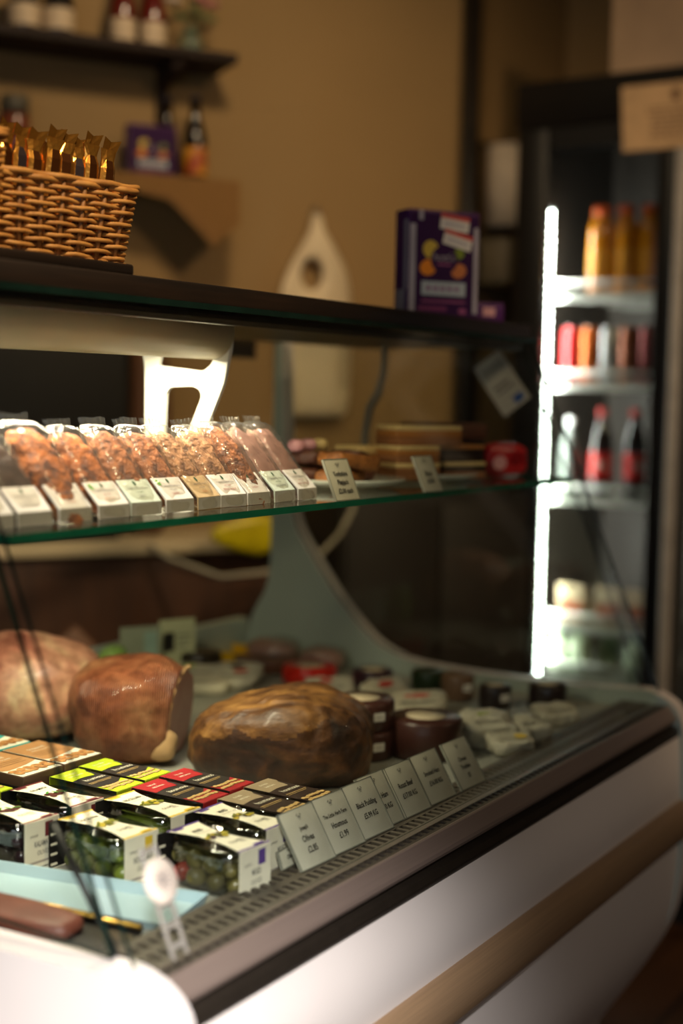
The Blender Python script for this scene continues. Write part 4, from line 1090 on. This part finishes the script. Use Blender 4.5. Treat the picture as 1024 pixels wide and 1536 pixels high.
# things in the fridge
GT = .015
juice = M('orange_juice', (216, 140, 20), .15, col2=(196, 116, 12), scale=8, coat=.5); ocap = M('orange_cap', (226, 88, 16), .4); plum_d = M('purple_drink', (84, 60, 130), .2, coat=.5); pet = thin('clear_bottle', (230, 234, 232), .03, .10)
cola_m = M('cola_liquid', (26, 10, 8), .1, coat=.6); red_l = M('red_bottle_label', (206, 30, 26), .4); rcap = M('red_cap', (196, 34, 24), .4); water_m = M('pale_bottle', (96, 102, 100), .15, coat=.5)
bprof = [(.80, 0), (.95, .012), (1, .04), (1, .55), (.92, .66), (.60, .80), (.40, .87), (.38, .92)]
jprof = [(.85, 0), (.97, .012), (1, .04), (1, .66), (.95, .76), (.74, .84), (.62, .87), (.60, .92)]
def bottle(x, y, z, r, h, body, cap, lab, cat_lab, name='drink_bottle', group=None, band=None, mark=True, prof=bprof, cr=.44):
    root = thing(name, cat_lab, 'bottle', (x, y, z), random.uniform(-.4, .4), group)
    MB().lathe([(r * a, h * q) for a, q in prof], body, 24).build('body', root)
    MB().lathe([(r * cr, h * .905), (r * cr, h), (0, h)], cap, 18).build('cap', root)
    if lab:
        l = MB().lathe([(r * 1.01, h * .22), (r * 1.012, h * .23), (r * 1.012, h * .50), (r * 1.01, h * .51)], lab, 24, cap=False)
        if mark:
            a = math.radians(205)
            pts = [V3((math.cos(a + t_ * .5) * r * 1.02, math.sin(a + t_ * .5) * r * 1.02, h * (.36 + .05 * math.sin(t_ * 7)))) for t_ in [q / 10 - .9 for q in range(19)]]
            l.tube(pts, .0016, paper, 5)
        l.build('label_band', root)
    return root
names = ['leftmost orange capped juice bottle on the top fridge shelf', 'second orange capped juice bottle from the left on the top fridge shelf', 'third orange capped juice bottle from the left on the top fridge shelf']
for i, y in enumerate((1.352, 1.290, 1.232)):
    bottle(FX + .125 + .012 * i, y, 1.560 + GT, .0305, .222, juice, ocap, M('juice_label', (226, 150, 30), .4), names[i], group='juice bottles in the fridge', mark=False, prof=jprof, cr=.66)
bottle(FX + .115, 1.183, 1.560 + GT, .018, .150, plum_d, M('lilac_cap', (150, 130, 180), .4), None, 'slim purple bottle at the right end of the top fridge shelf')
canc = [('red', (190, 34, 40), 'red can leftmost on the second fridge shelf', 1.418), ('orange', (206, 100, 30), 'orange can second from left on the second fridge shelf', 1.366), ('silver', (170, 168, 170), 'silver can in the middle of the second fridge shelf', 1.314), ('copper', (160, 90, 60), 'copper can fourth from left on the second fridge shelf', 1.262), ('maroon', (130, 40, 40), 'maroon can at the right end of the second fridge shelf', 1.210)]
for nme, c, lab, y in canc:
    root = thing('drink_can', lab, 'can', (FX + .115, y, 1.330 + GT), 0, 'cans in the fridge')
    MB().lathe([(.020, 0), (.025, .006), (.025, .135), (.020, .144)], M(nme + '_can', c, .3, metal=.4), 24).build('body', root)
    MB().lathe([(.0202, .1435), (.0208, .146), (.018, .146), (.017, .1442), (0, .1442)], steel, 20).build('lid', root)
bottle(FX + .125, 1.330, 1.035 + GT, .030, .232, cola_m, rcap, red_l, 'left red capped cola bottle with red label on the third fridge shelf', group='cola bottles in the fridge')
bottle(FX + .135, 1.245, 1.035 + GT, .030, .232, cola_m, rcap, red_l, 'right red capped cola bottle with red label on the third fridge shelf', group='cola bottles in the fridge')
bottle(FX + .122, 1.418, 1.035 + GT, .027, .205, water_m, M('white_cap', (220, 222, 222), .4), None, 'pale clear bottle beside the light strip on the third fridge shelf')
snack = M('sandwich_pack', (206, 190, 164), .35, col2=(170, 140, 110), scale=12); filling = M('sandwich_filling', (186, 92, 50), .5, col2=(110, 60, 40), scale=40)
for i, y in enumerate((1.392, 1.290, 1.205)):
    root = thing('sandwich_pack', ['pale sandwich pack nearest the light strip on the fourth fridge shelf', 'pale sandwich pack in the middle of the fourth fridge shelf', 'orange tinted sandwich pack at the right of the fourth fridge shelf'][i], 'pack', (FX + .142, y, .700 + GT), 0, 'sandwich packs in the fridge')
    MB().prism([(-.045, 0), (.045, 0), (.045, .02), (-.045, .105)], 'y', -.036, .036, snack).build('box', root)
    MB().box(-.0465, -.0455, -.030, .030, .015, .060, filling).build('filling_window', root)
milkm = M('milk_plastic', (206, 216, 190), .35, col2=(190, 204, 176), scale=6)
for i, y in enumerate((1.430, 1.372, 1.300, 1.215)):
    root = thing('milk_bottle', ['pale green milk bottle nearest the light strip on the lowest fridge shelf', 'pale green milk bottle second from the light strip on the lowest fridge shelf', 'darker green milk bottle third on the lowest fridge shelf', 'pale green milk bottle at the right of the lowest fridge shelf'][i], 'bottle', (FX + .120 + (.03 if i == 2 else 0), y, .570 + GT), 0, 'milk bottles in the fridge')
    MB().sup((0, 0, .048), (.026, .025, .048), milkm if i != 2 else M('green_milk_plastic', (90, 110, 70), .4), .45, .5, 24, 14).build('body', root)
    MB().lathe([(.011, .094), (.013, .096), (.013, .106), (0, .107)], M('green_cap', (60, 110, 60), .4), 18).build('cap', root)
# sign on the fridge and box on top
sg = MB()
F = Fr((FX - .0045, 1.13, 1.985), (0, -1, 0), (0, .06, 1))
T = Matrix((F.u, F.v, F.n)).transposed().to_4x4(); T.translation = F.o
sg.box(-.125, .125, -.078, .078, -.0005, .0008, M('sign_paper', (214, 176, 130), .7), T=T)
sg.ell(F, .010, .048, .012, .014, M('sign_brown_print', (130, 96, 64), .7), .0012)
rnd = random.Random(4)
for k in range(7):
    y_ = .020 - .012 * k; x_ = -.055 + rnd.uniform(-.012, .012)
    while x_ < .07:
        w_ = rnd.uniform(.008, .02); sg.rect(F, x_, x_ + w_, y_ - .0022, y_ + .0022, M('sign_brown_print', (130, 96, 64), .7), .0012); x_ += w_ + .004
tag(sg.build('paper_sign'), 'tan paper sign with lines of small print on the fridge header', 'sign')
tb = thing('storage_box', 'pale cardboard box standing on top of the fridge', 'box', (3.44, 1.14, 2.10), 0)
MB().box(-.16, .16, -.17, .17, 0, .25, M('pale_card', (190, 160, 128), .7, scale=6), .004).build('carton', tb)
MB().box(-.161, .161, -.03, .03, .2502, .2508, M('parcel_tape', (170, 130, 80), .4)).build('tape', tb)
# paper roll on the wall beside the fridge
pr = thing('paper_roll', 'white paper roll on a holder on the wall left of the fridge', 'paper roll', (3.59, cy - .075, 1.79), 0)
MB().lathe([(.020, 0), (.062, 0), (.062, .225), (.020, .225)], M('tissue_paper', (226, 206, 180), .85, scale=20), 36).build('roll', pr)
MB().tube([(0, 0, -.012), (0, 0, .237)], .010, tm, 12).box(-.02, .02, 0, .075, -.014, -.004, tm).box(-.02, .02, 0, .075, .228, .238, tm).build('holder', pr)
dsp = thing('wall_mounted_dispenser', 'greyish wall dispenser below the paper roll left of the fridge', 'dispenser', (3.59, cy - .052, 1.625), 0)
MB().box(-.055, .055, -.05, .05, 0, .13, M('grey_dispenser', (118, 104, 80), .5), .012).build('case', dsp)

# ------------------------------------------------------------------ wall shelves and their goods
shelf_wood = woodmat('shelf_wood', (44, 24, 14), (20, 10, 6), rough=.8)
tag(MB().box(-.95, .430, -.17, 0, 0, .022, shelf_wood, .002).build('wall_shelf', None, wp(0, 0, 2.106), (0, 0, WA)), 'dark wooden upper shelf on the wall at top left', 'shelf')
br = MB().prism(R2([(0, 0), (-.145, 0), (-.145, -.022), (-.03, -.05), (-.022, -.13), (0, -.13)], .008, 3), 'x', -.012, .012, shelf_wood)
tag(br.build('shelf_bracket', None, wp(.285, 0, 2.106), (0, 0, WA)), 'dark wooden bracket under the upper wall shelf', 'bracket')
tag(MB().box(-.95, .425, -.16, 0, 0, .020, shelf_wood, .002).build('wall_shelf', None, wp(0, 0, 1.800), (0, 0, WA)), 'lower wall shelf covered with burlap cloth at left', 'shelf')
burl = M('burlap', (146, 106, 56), .9, col2=(112, 80, 42), scale=220, bump=.8, bscale=260, contrast=.8)
bc = MB()
b0 = [(-.60, .0), (.440, .0), (.440, -.10), (.372, -.160), (.26, -.055), (.05, -.02), (-.60, -.02)]
bc.prism([(x, z) for x, z in b0], 'y', -.1665, -.1635, burl)
bc.box(-.60, .440, -.1665, -.002, .0005, .0035, burl)
bc.box(.4375, .4405, -.165, -.002, -.10, .0035, burl)
tag(bc.build('burlap_cloth', None, wp(0, 0, 1.820), (0, 0, WA)), 'brown burlap cloth with pointed corner hanging over the lower wall shelf', 'cloth')
darkjar = M('dark_preserve', (26, 14, 10), .2, coat=.5); lidb = M('black_lid', (12, 10, 10), .4); lab_cr = M('cream_jar_label', (214, 190, 160), .6)
def wall_thing(name, label, cat, s, off, z, group=None): return thing(name, label, cat, wp(s, off, z), WA, group)
for i, (s, lab) in enumerate([(-.072, 'dark preserve jar with cream label at the left end of the upper wall shelf'), (.008, 'dark preserve jar with cream label second from left on the upper wall shelf')]):
    t_ = wall_thing('preserve_jar', lab, 'jar', s, .085, 2.128, 'preserve jars on the upper shelf')
    MB().lathe([(.034, 0), (.037, .004), (.037, .078), (.031, .088)], darkjar, 28).build('glass', t_)
    MB().lathe([(.033, .087), (.034, .089), (.034, .104), (.033, .106), (0, .106)], lidb, 28).build('lid', t_)
    MB().lathe([(.0374, .018), (.0376, .019), (.0376, .066), (.0374, .067)], lab_cr, 28, cap=False).build('paper_label', t_)
sauce = M('red_sauce', (104, 18, 10), .2, col2=(84, 12, 8), scale=6, coat=.4)
for i, (s, lab) in enumerate([(.165, 'left red sauce bottle on the upper wall shelf'), (.240, 'right red sauce bottle on the upper wall shelf')]):
    t_ = wall_thing('sauce_bottle', lab, 'bottle', s, .085, 2.128, 'sauce bottles on the upper shelf')
    MB().lathe([(.028, 0), (.031, .004), (.031, .085), (.029, .100), (.017, .150), (.014, .190)], sauce, 28).build('glass', t_)
    MB().lathe([(.0155, .187), (.0155, .212), (0, .212)], lidb, 20).build('cap', t_)
    MB().lathe([(.0314, .014), (.0316, .015), (.0316, .064), (.0314, .065)], lab_cr, 28, cap=False).build('paper_label', t_)
vz = wall_thing('flower_vase', 'small glass vase of pink and white flowers at the upper shelf right end', 'vase', .336, .085, 2.128)
MB().lathe([(.020, .001), (.028, .010), (.030, .026), (.024, .046), (.015, .058), (.018, .070)], M('vase_glass', (176, 196, 170), .05, trans=.8), 28).build('glass', vz)
st = MB(); fl = MB()
stemm = M('flower_stem', (64, 84, 36), .6); petal_w = M('white_petal', (226, 206, 190), .6); petal_p = M('pink_petal', (206, 130, 130), .6)
for k, (a, b_, h) in enumerate([(-.045, .0, .125), (.022, .01, .14), (-.012, -.02, .150), (.048, -.01, .125)]):
    st.tube([(0, 0, .03), (a * .4, b_ * .4, .075), (a, b_, h)], .0018, stemm, 6)
    for q in range(7):
        an = 2 * PI * q / 7
        fl.sup((a + .012 * math.cos(an), b_ + .012 * math.sin(an), h + .003), (.011, .011, .006), petal_w if k % 2 == 0 else petal_p, 1, 1, 10, 6)
    fl.sup((a, b_, h + .006), (.009, .009, .008), petal_w if k % 2 == 0 else petal_p, 1, 1, 10, 6)
    st.sup((a * .8 + .012, b_, h * .75), (.018, .004, .007), stemm, 1, 1, 10, 6)
st.build('stems', vz); fl.build('petals', vz)
t_ = wall_thing('tea_box', 'purple tea box on the burlap covered shelf beside the dark bottle', 'box', .235, .085, 1.8236)
tea_box(.060, .022, .125, t_, True)
bprof2 = [(.026, 0), (.029, .004), (.029, .105), (.026, .120), (.013, .160), (.012, .200)]
for i, (s, off, lab, m) in enumerate([(.347, .095, 'dark beer bottle with orange label at the right end of the burlap shelf', True), (.290, .045, 'dark bottle half hidden behind the purple box on the burlap shelf', False)]):
    t_ = wall_thing('beer_bottle', lab, 'bottle', s, off, 1.8236)
    MB().lathe(bprof2, M('dark_bottle_glass', (20, 12, 10), .12, coat=.4), 28).build('glass', t_)
    MB().lathe([(.0145, .197), (.0145, .207), (0, .208)], M('blue_black_cap', (20, 20, 40), .4), 20).build('cap', t_)
    if m:
        l = MB().lathe([(.0294, .014), (.0296, .015), (.0296, .080), (.0294, .081)], M('amber_label', (214, 150, 40), .5, col2=(150, 50, 20), scale=28, contrast=.2), 28, cap=False)
        l.build('paper_label', t_)
t_ = wall_thing('preserve_jar', 'grey lidded jar behind the wicker basket on the lower wall shelf', 'jar', -.095, .085, 1.8236)
MB().lathe([(.032, 0), (.036, .004), (.036, .11), (.031, .122)], M('rosy_preserve', (120, 60, 40), .25), 28).build('glass', t_)
MB().lathe([(.034, .120), (.034, .162), (0, .164)], M('grey_lid', (84, 78, 66), .5), 28).build('lid', t_)

# carrier bags hanging on the wall
t_ = wall_thing('carrier_bag', 'white carrier bag with handle hole hanging on the wall behind the counter', 'bag', .705, .03, 1.245)
bagm = M('white_bag', (226, 206, 172), .5, col2=(206, 186, 150), scale=6, bump=.5, bscale=18)
ol = [(-.095, .0), (.100, .0), (.108, .12), (.106, .25), (.104, .335), (.085, .40), (.045, .455), (.018, .490), (.012, .53), (-.012, .535), (-.016, .49), (-.045, .44), (-.075, .385), (-.100, .33), (-.102, .2)]
hole = [(.030 * math.cos(2 * PI * i / 20) - .012, .375 + .042 * math.sin(2 * PI * i / 20)) for i in range(20)]
bm = bmesh.new()
def loop(pts): 
    vs = [bm.verts.new((x, 0, z)) for x, z in pts]
    return [bm.edges.new((vs[i], vs[(i + 1) % len(vs)])) for i in range(len(vs))]
ed = loop(R2(ol, .03, 4)) + loop(hole)
bmesh.ops.triangle_fill(bm, edges=ed, use_beauty=True, use_dissolve=False)
bmesh.ops.subdivide_edges(bm, edges=bm.edges[:], cuts=2, use_grid_fill=True)
for v in bm.verts: v.co.y = -.010 * noise.noise(V3((v.co.x * 14, 1, v.co.z * 9)))
r_ = bmesh.ops.extrude_face_region(bm, geom=bm.faces[:])
for v in [g_ for g_ in r_['geom'] if isinstance(g_, bmesh.types.BMVert)]: v.co.y -= .016 * max(.1, 1 - abs(v.co.x) / .11)
bmesh.ops.recalc_face_normals(bm, faces=bm.faces[:])
me = bpy.data.meshes.new('bag'); bm.to_mesh(me); bm.free(); me.materials.append(bagm)
for p in me.polygons: p.use_smooth = True
o = bpy.data.objects.new('bag', me); COL.objects.link(o); o.parent = t_
MB().tube([(0, .03, .545), (0, -.012, .545), (0, -.014, .53)], .004, steel, 8).build('hook', t_)

# back counter under the shelves and things on it
ct = thing('back_counter', 'brown back counter with pale worktop standing against the wall', 'back counter', wp(0, 0, 0), WA)
brn = woodmat('brown_cupboard', (84, 50, 30), (58, 32, 20), rough=.5, scale=3, stretch=(8, 1, 1))
MB().box(-1.6, .50, -.30, -.005, .0, .925, brn, .003).build('cupboard', ct)
MB().box(-1.6, .52, -.33, -.005, .926, .955, M('pale_worktop', (220, 200, 164), .35, scale=4), .003).build('worktop', ct)
t_ = wall_thing('added_dark_cabinet', 'low dark cabinet added to darken the view between the back counter and the fridge', 'cabinet', .86, .24, 0)  # added cabinet, stands in for the darkness low on the wall
MB().box(-.26, .27, -.20, .20, .06, 1.065, M('near_black_cabinet', (26, 18, 14), .6, col2=(18, 12, 10)), .006).build('carcass', t_)
MB().box(-.25, .005, -.212, -.2005, .09, 1.04, M('near_black_door', (30, 21, 16), .55), .004).build('door', t_)
MB().box(.012, .26, -.212, -.2005, .09, 1.04, M('near_black_door', (30, 21, 16), .55), .004).build('door', t_)
MB().box(-.25, .26, -.18, .18, 0, .06, dark_gap).build('plinth', t_)
t_ = wall_thing('coffee_machine', 'large black machine standing on the back counter at far left', 'machine', -.20, .16, .955)
MB().box(-.36, .335, -.12, .14, .02, .56, M('matt_black_case', (14, 10, 9), .6), .02).build('case', t_)
MB().box(-.34, .31, -.10, .12, 0, .02, black).build('foot', t_)
t_ = wall_thing('paper_sack', 'brown paper sack standing right of the black machine', 'sack', .205, .16, .955)
MB().sup((0, 0, .23), (.055, .06, .23), M('brown_sack', (96, 58, 32), .7, scale=8, bump=.6), .5, .6, 24, 14, wob(.008, 10, 3)).build('sack', t_)
t_ = wall_thing('yellow_packet', 'bright yellow packet hanging off the right end of the back counter', 'packet', .400, .37, .920)
MB().sup((.0, -.04, .055), (.115, .018, .050), M('yellow_film', (226, 206, 20), .3, col2=(190, 168, 10), scale=18, bump=.6), .7, .8, 24, 14, lambda p: V3((p.x, p.y, p.z * (1 - .5 * abs(p.x) / .115)))).build('wrapper', t_)
for i, (s, off, a, l, lab) in enumerate([(.10, .46, -.62, .34, 'brown wooden board leaning against the back counter at left'), (.45, .50, -.72, .36, 'brown wooden board leaning against the back counter at right')]):
    t_ = wall_thing('wooden_board', lab, 'board', s, off, .06)
    T = Matrix.Rotation(a, 4, 'Y') @ Matrix.Rotation(-.15, 4, 'X')
    MB().box(-.12, .12, -.010, .010, 0, l + .50, woodmat('leaning_board', (128, 78, 44), (92, 52, 28), rough=.5), .004, T=T).build('board', t_)
cb_ = MB().tube([wp(.635, .46, 1.10), wp(.593, .52, 1.037), wp(.563, .52, .983), wp(.513, .52, .935), wp(.447, .52, .910), wp(.365, .52, .898), wp(.28, .50, .890), wp(.20, .36, .92), wp(.16, .335, .952)], .006, M('grey_cable', (190, 180, 158), .5), 8)
tag(cb_.build('power_cable'), 'pale grey curved cable hanging behind the glass counter', 'cable')

# pieces that belong to a part go one level deeper
DEEPER = {'olive': 'pot', 'olives': 'pot', 'olives_behind': 'pot', 'houmous': 'pot', 'lettering': 'holder', 'print': 'wrapper', 'label_band': 'body', 'sticker': 'carton', 'tape': 'carton',
          'lamp_tube': 'lamp_housing', 'filling_window': 'box', 'fat': 'meat', 'fat_rim': 'meat', 'door_glass': 'door_frame', 'door_handle': 'door_frame', 'petals': 'stems'}
for root in [o for o in COL.objects if o.parent is None and o.type == 'EMPTY']:
    kids = list(root.children)
    kin = {}
    for c in kids: kin.setdefault(c.name.split('.')[0], []).append(c)
    count = {}
    for c in kids:
        st_ = c.name.split('.')[0]
        want = DEEPER.get(st_) or (('glass' if 'glass' in kin else 'wax') if st_ == 'paper_label' else None)
        if want not in kin: continue
        k_ = count.get(st_, 0); count[st_] = k_ + 1
        tg = kin[want]
        c.parent = tg[-1] if st_ == 'door_handle' else tg[min(k_, len(tg) - 1)] if st_ == 'door_glass' else tg[0]

# ------------------------------------------------------------------ light
def area(name, loc, target, sx, sy, power, col, spread=PI):
    l = bpy.data.lights.new(name, 'AREA'); l.shape = 'RECTANGLE'; l.size = sx; l.size_y = sy; l.energy = power; l.color = col; l.spread = spread
    o = bpy.data.objects.new(name, l); COL.objects.link(o); o.location = loc
    o.rotation_euler = (V3(target) - V3(loc)).to_track_quat('-Z', 'Y').to_euler()
    return o
def spot(name, loc, target, power, col, ang, blend, r):
    l = bpy.data.lights.new(name, 'SPOT'); l.energy = power; l.color = col; l.spot_size = math.radians(ang); l.spot_blend = blend; l.shadow_soft_size = r
    o = bpy.data.objects.new(name, l); COL.objects.link(o); o.location = loc
    o.rotation_euler = (V3(target) - V3(loc)).to_track_quat('-Z', 'Y').to_euler()
    return o
area('window_daylight', (-1.96, -.5, 1.35), (1, .3, 1.0), 2.2, 1.6, 16, (.86, .92, 1.0))
spot('near_end_fill_spot', (-.35, -.25, 1.9), (.94, .77, .48), 440, (1.0, .94, .90), 29, 1.0, .10)  # added bare spot to brighten the near end panel, well below the ceiling
area('counter_lamp', (1.16, 1.150, 1.352), (1.16, 1.16, .8), .46, .03, 6.0, (1.0, .86, .62))
area('label_fill_strip', (1.15, 1.041, 1.3872), (1.15, .985, 1.0), .54, .016, 1.5, (1.0, .87, .72), math.radians(75))  # extra hidden strip put in to light the packet labels
area('fridge_led', (FX + .07, 1.452, 1.18), (FX + .3, 1.30, 1.18), .012, 1.15, 8.0, (1.0, 1.0, .92))
spot('ceiling_lamp', (1.9, 1.2, 2.70), (2.75, 2.25, 1.75), 56, (1.0, .75, .44), 108, 1.0, .12)
spot('basket_fill_spot', (.55, .1, 2.68), (1.1, 1.1, 1.5), 150, (1.0, .76, .46), 40, .8, .06)  # added spot that brightens the basket and foil bars
spot('front_panel_fill_spot', (2.5, -1.5, 2.70), (2.2, .72, .62), 36, (1.0, .72, .46), 50, 1.0, .12)  # added warm fill for the far part of the front panel
spot('fridge_fill_spot', (1.6, -.7, 2.70), (2.95, .95, 1.50), 140, (1.0, .70, .40), 62, 1.0, .12)  # warm fill added for the fridge front, its sign and the top box
w = bpy.data.worlds.new('world'); SC.world = w; w.use_nodes = True
w.node_tree.nodes['Background'].inputs['Color'].default_value = (1.0, .82, .6, 1); w.node_tree.nodes['Background'].inputs['Strength'].default_value = .02
vs_ = SC.view_settings
vs_.view_transform = 'Standard'; vs_.look = 'None'; vs_.gamma = 1.0; vs_.exposure = 0.0; vs_.use_curve_mapping = False
SC.cycles.max_bounces = 14; SC.cycles.transparent_max_bounces = 24; SC.cycles.transmission_bounces = 8
SC.cycles.sample_clamp_indirect = 6.0
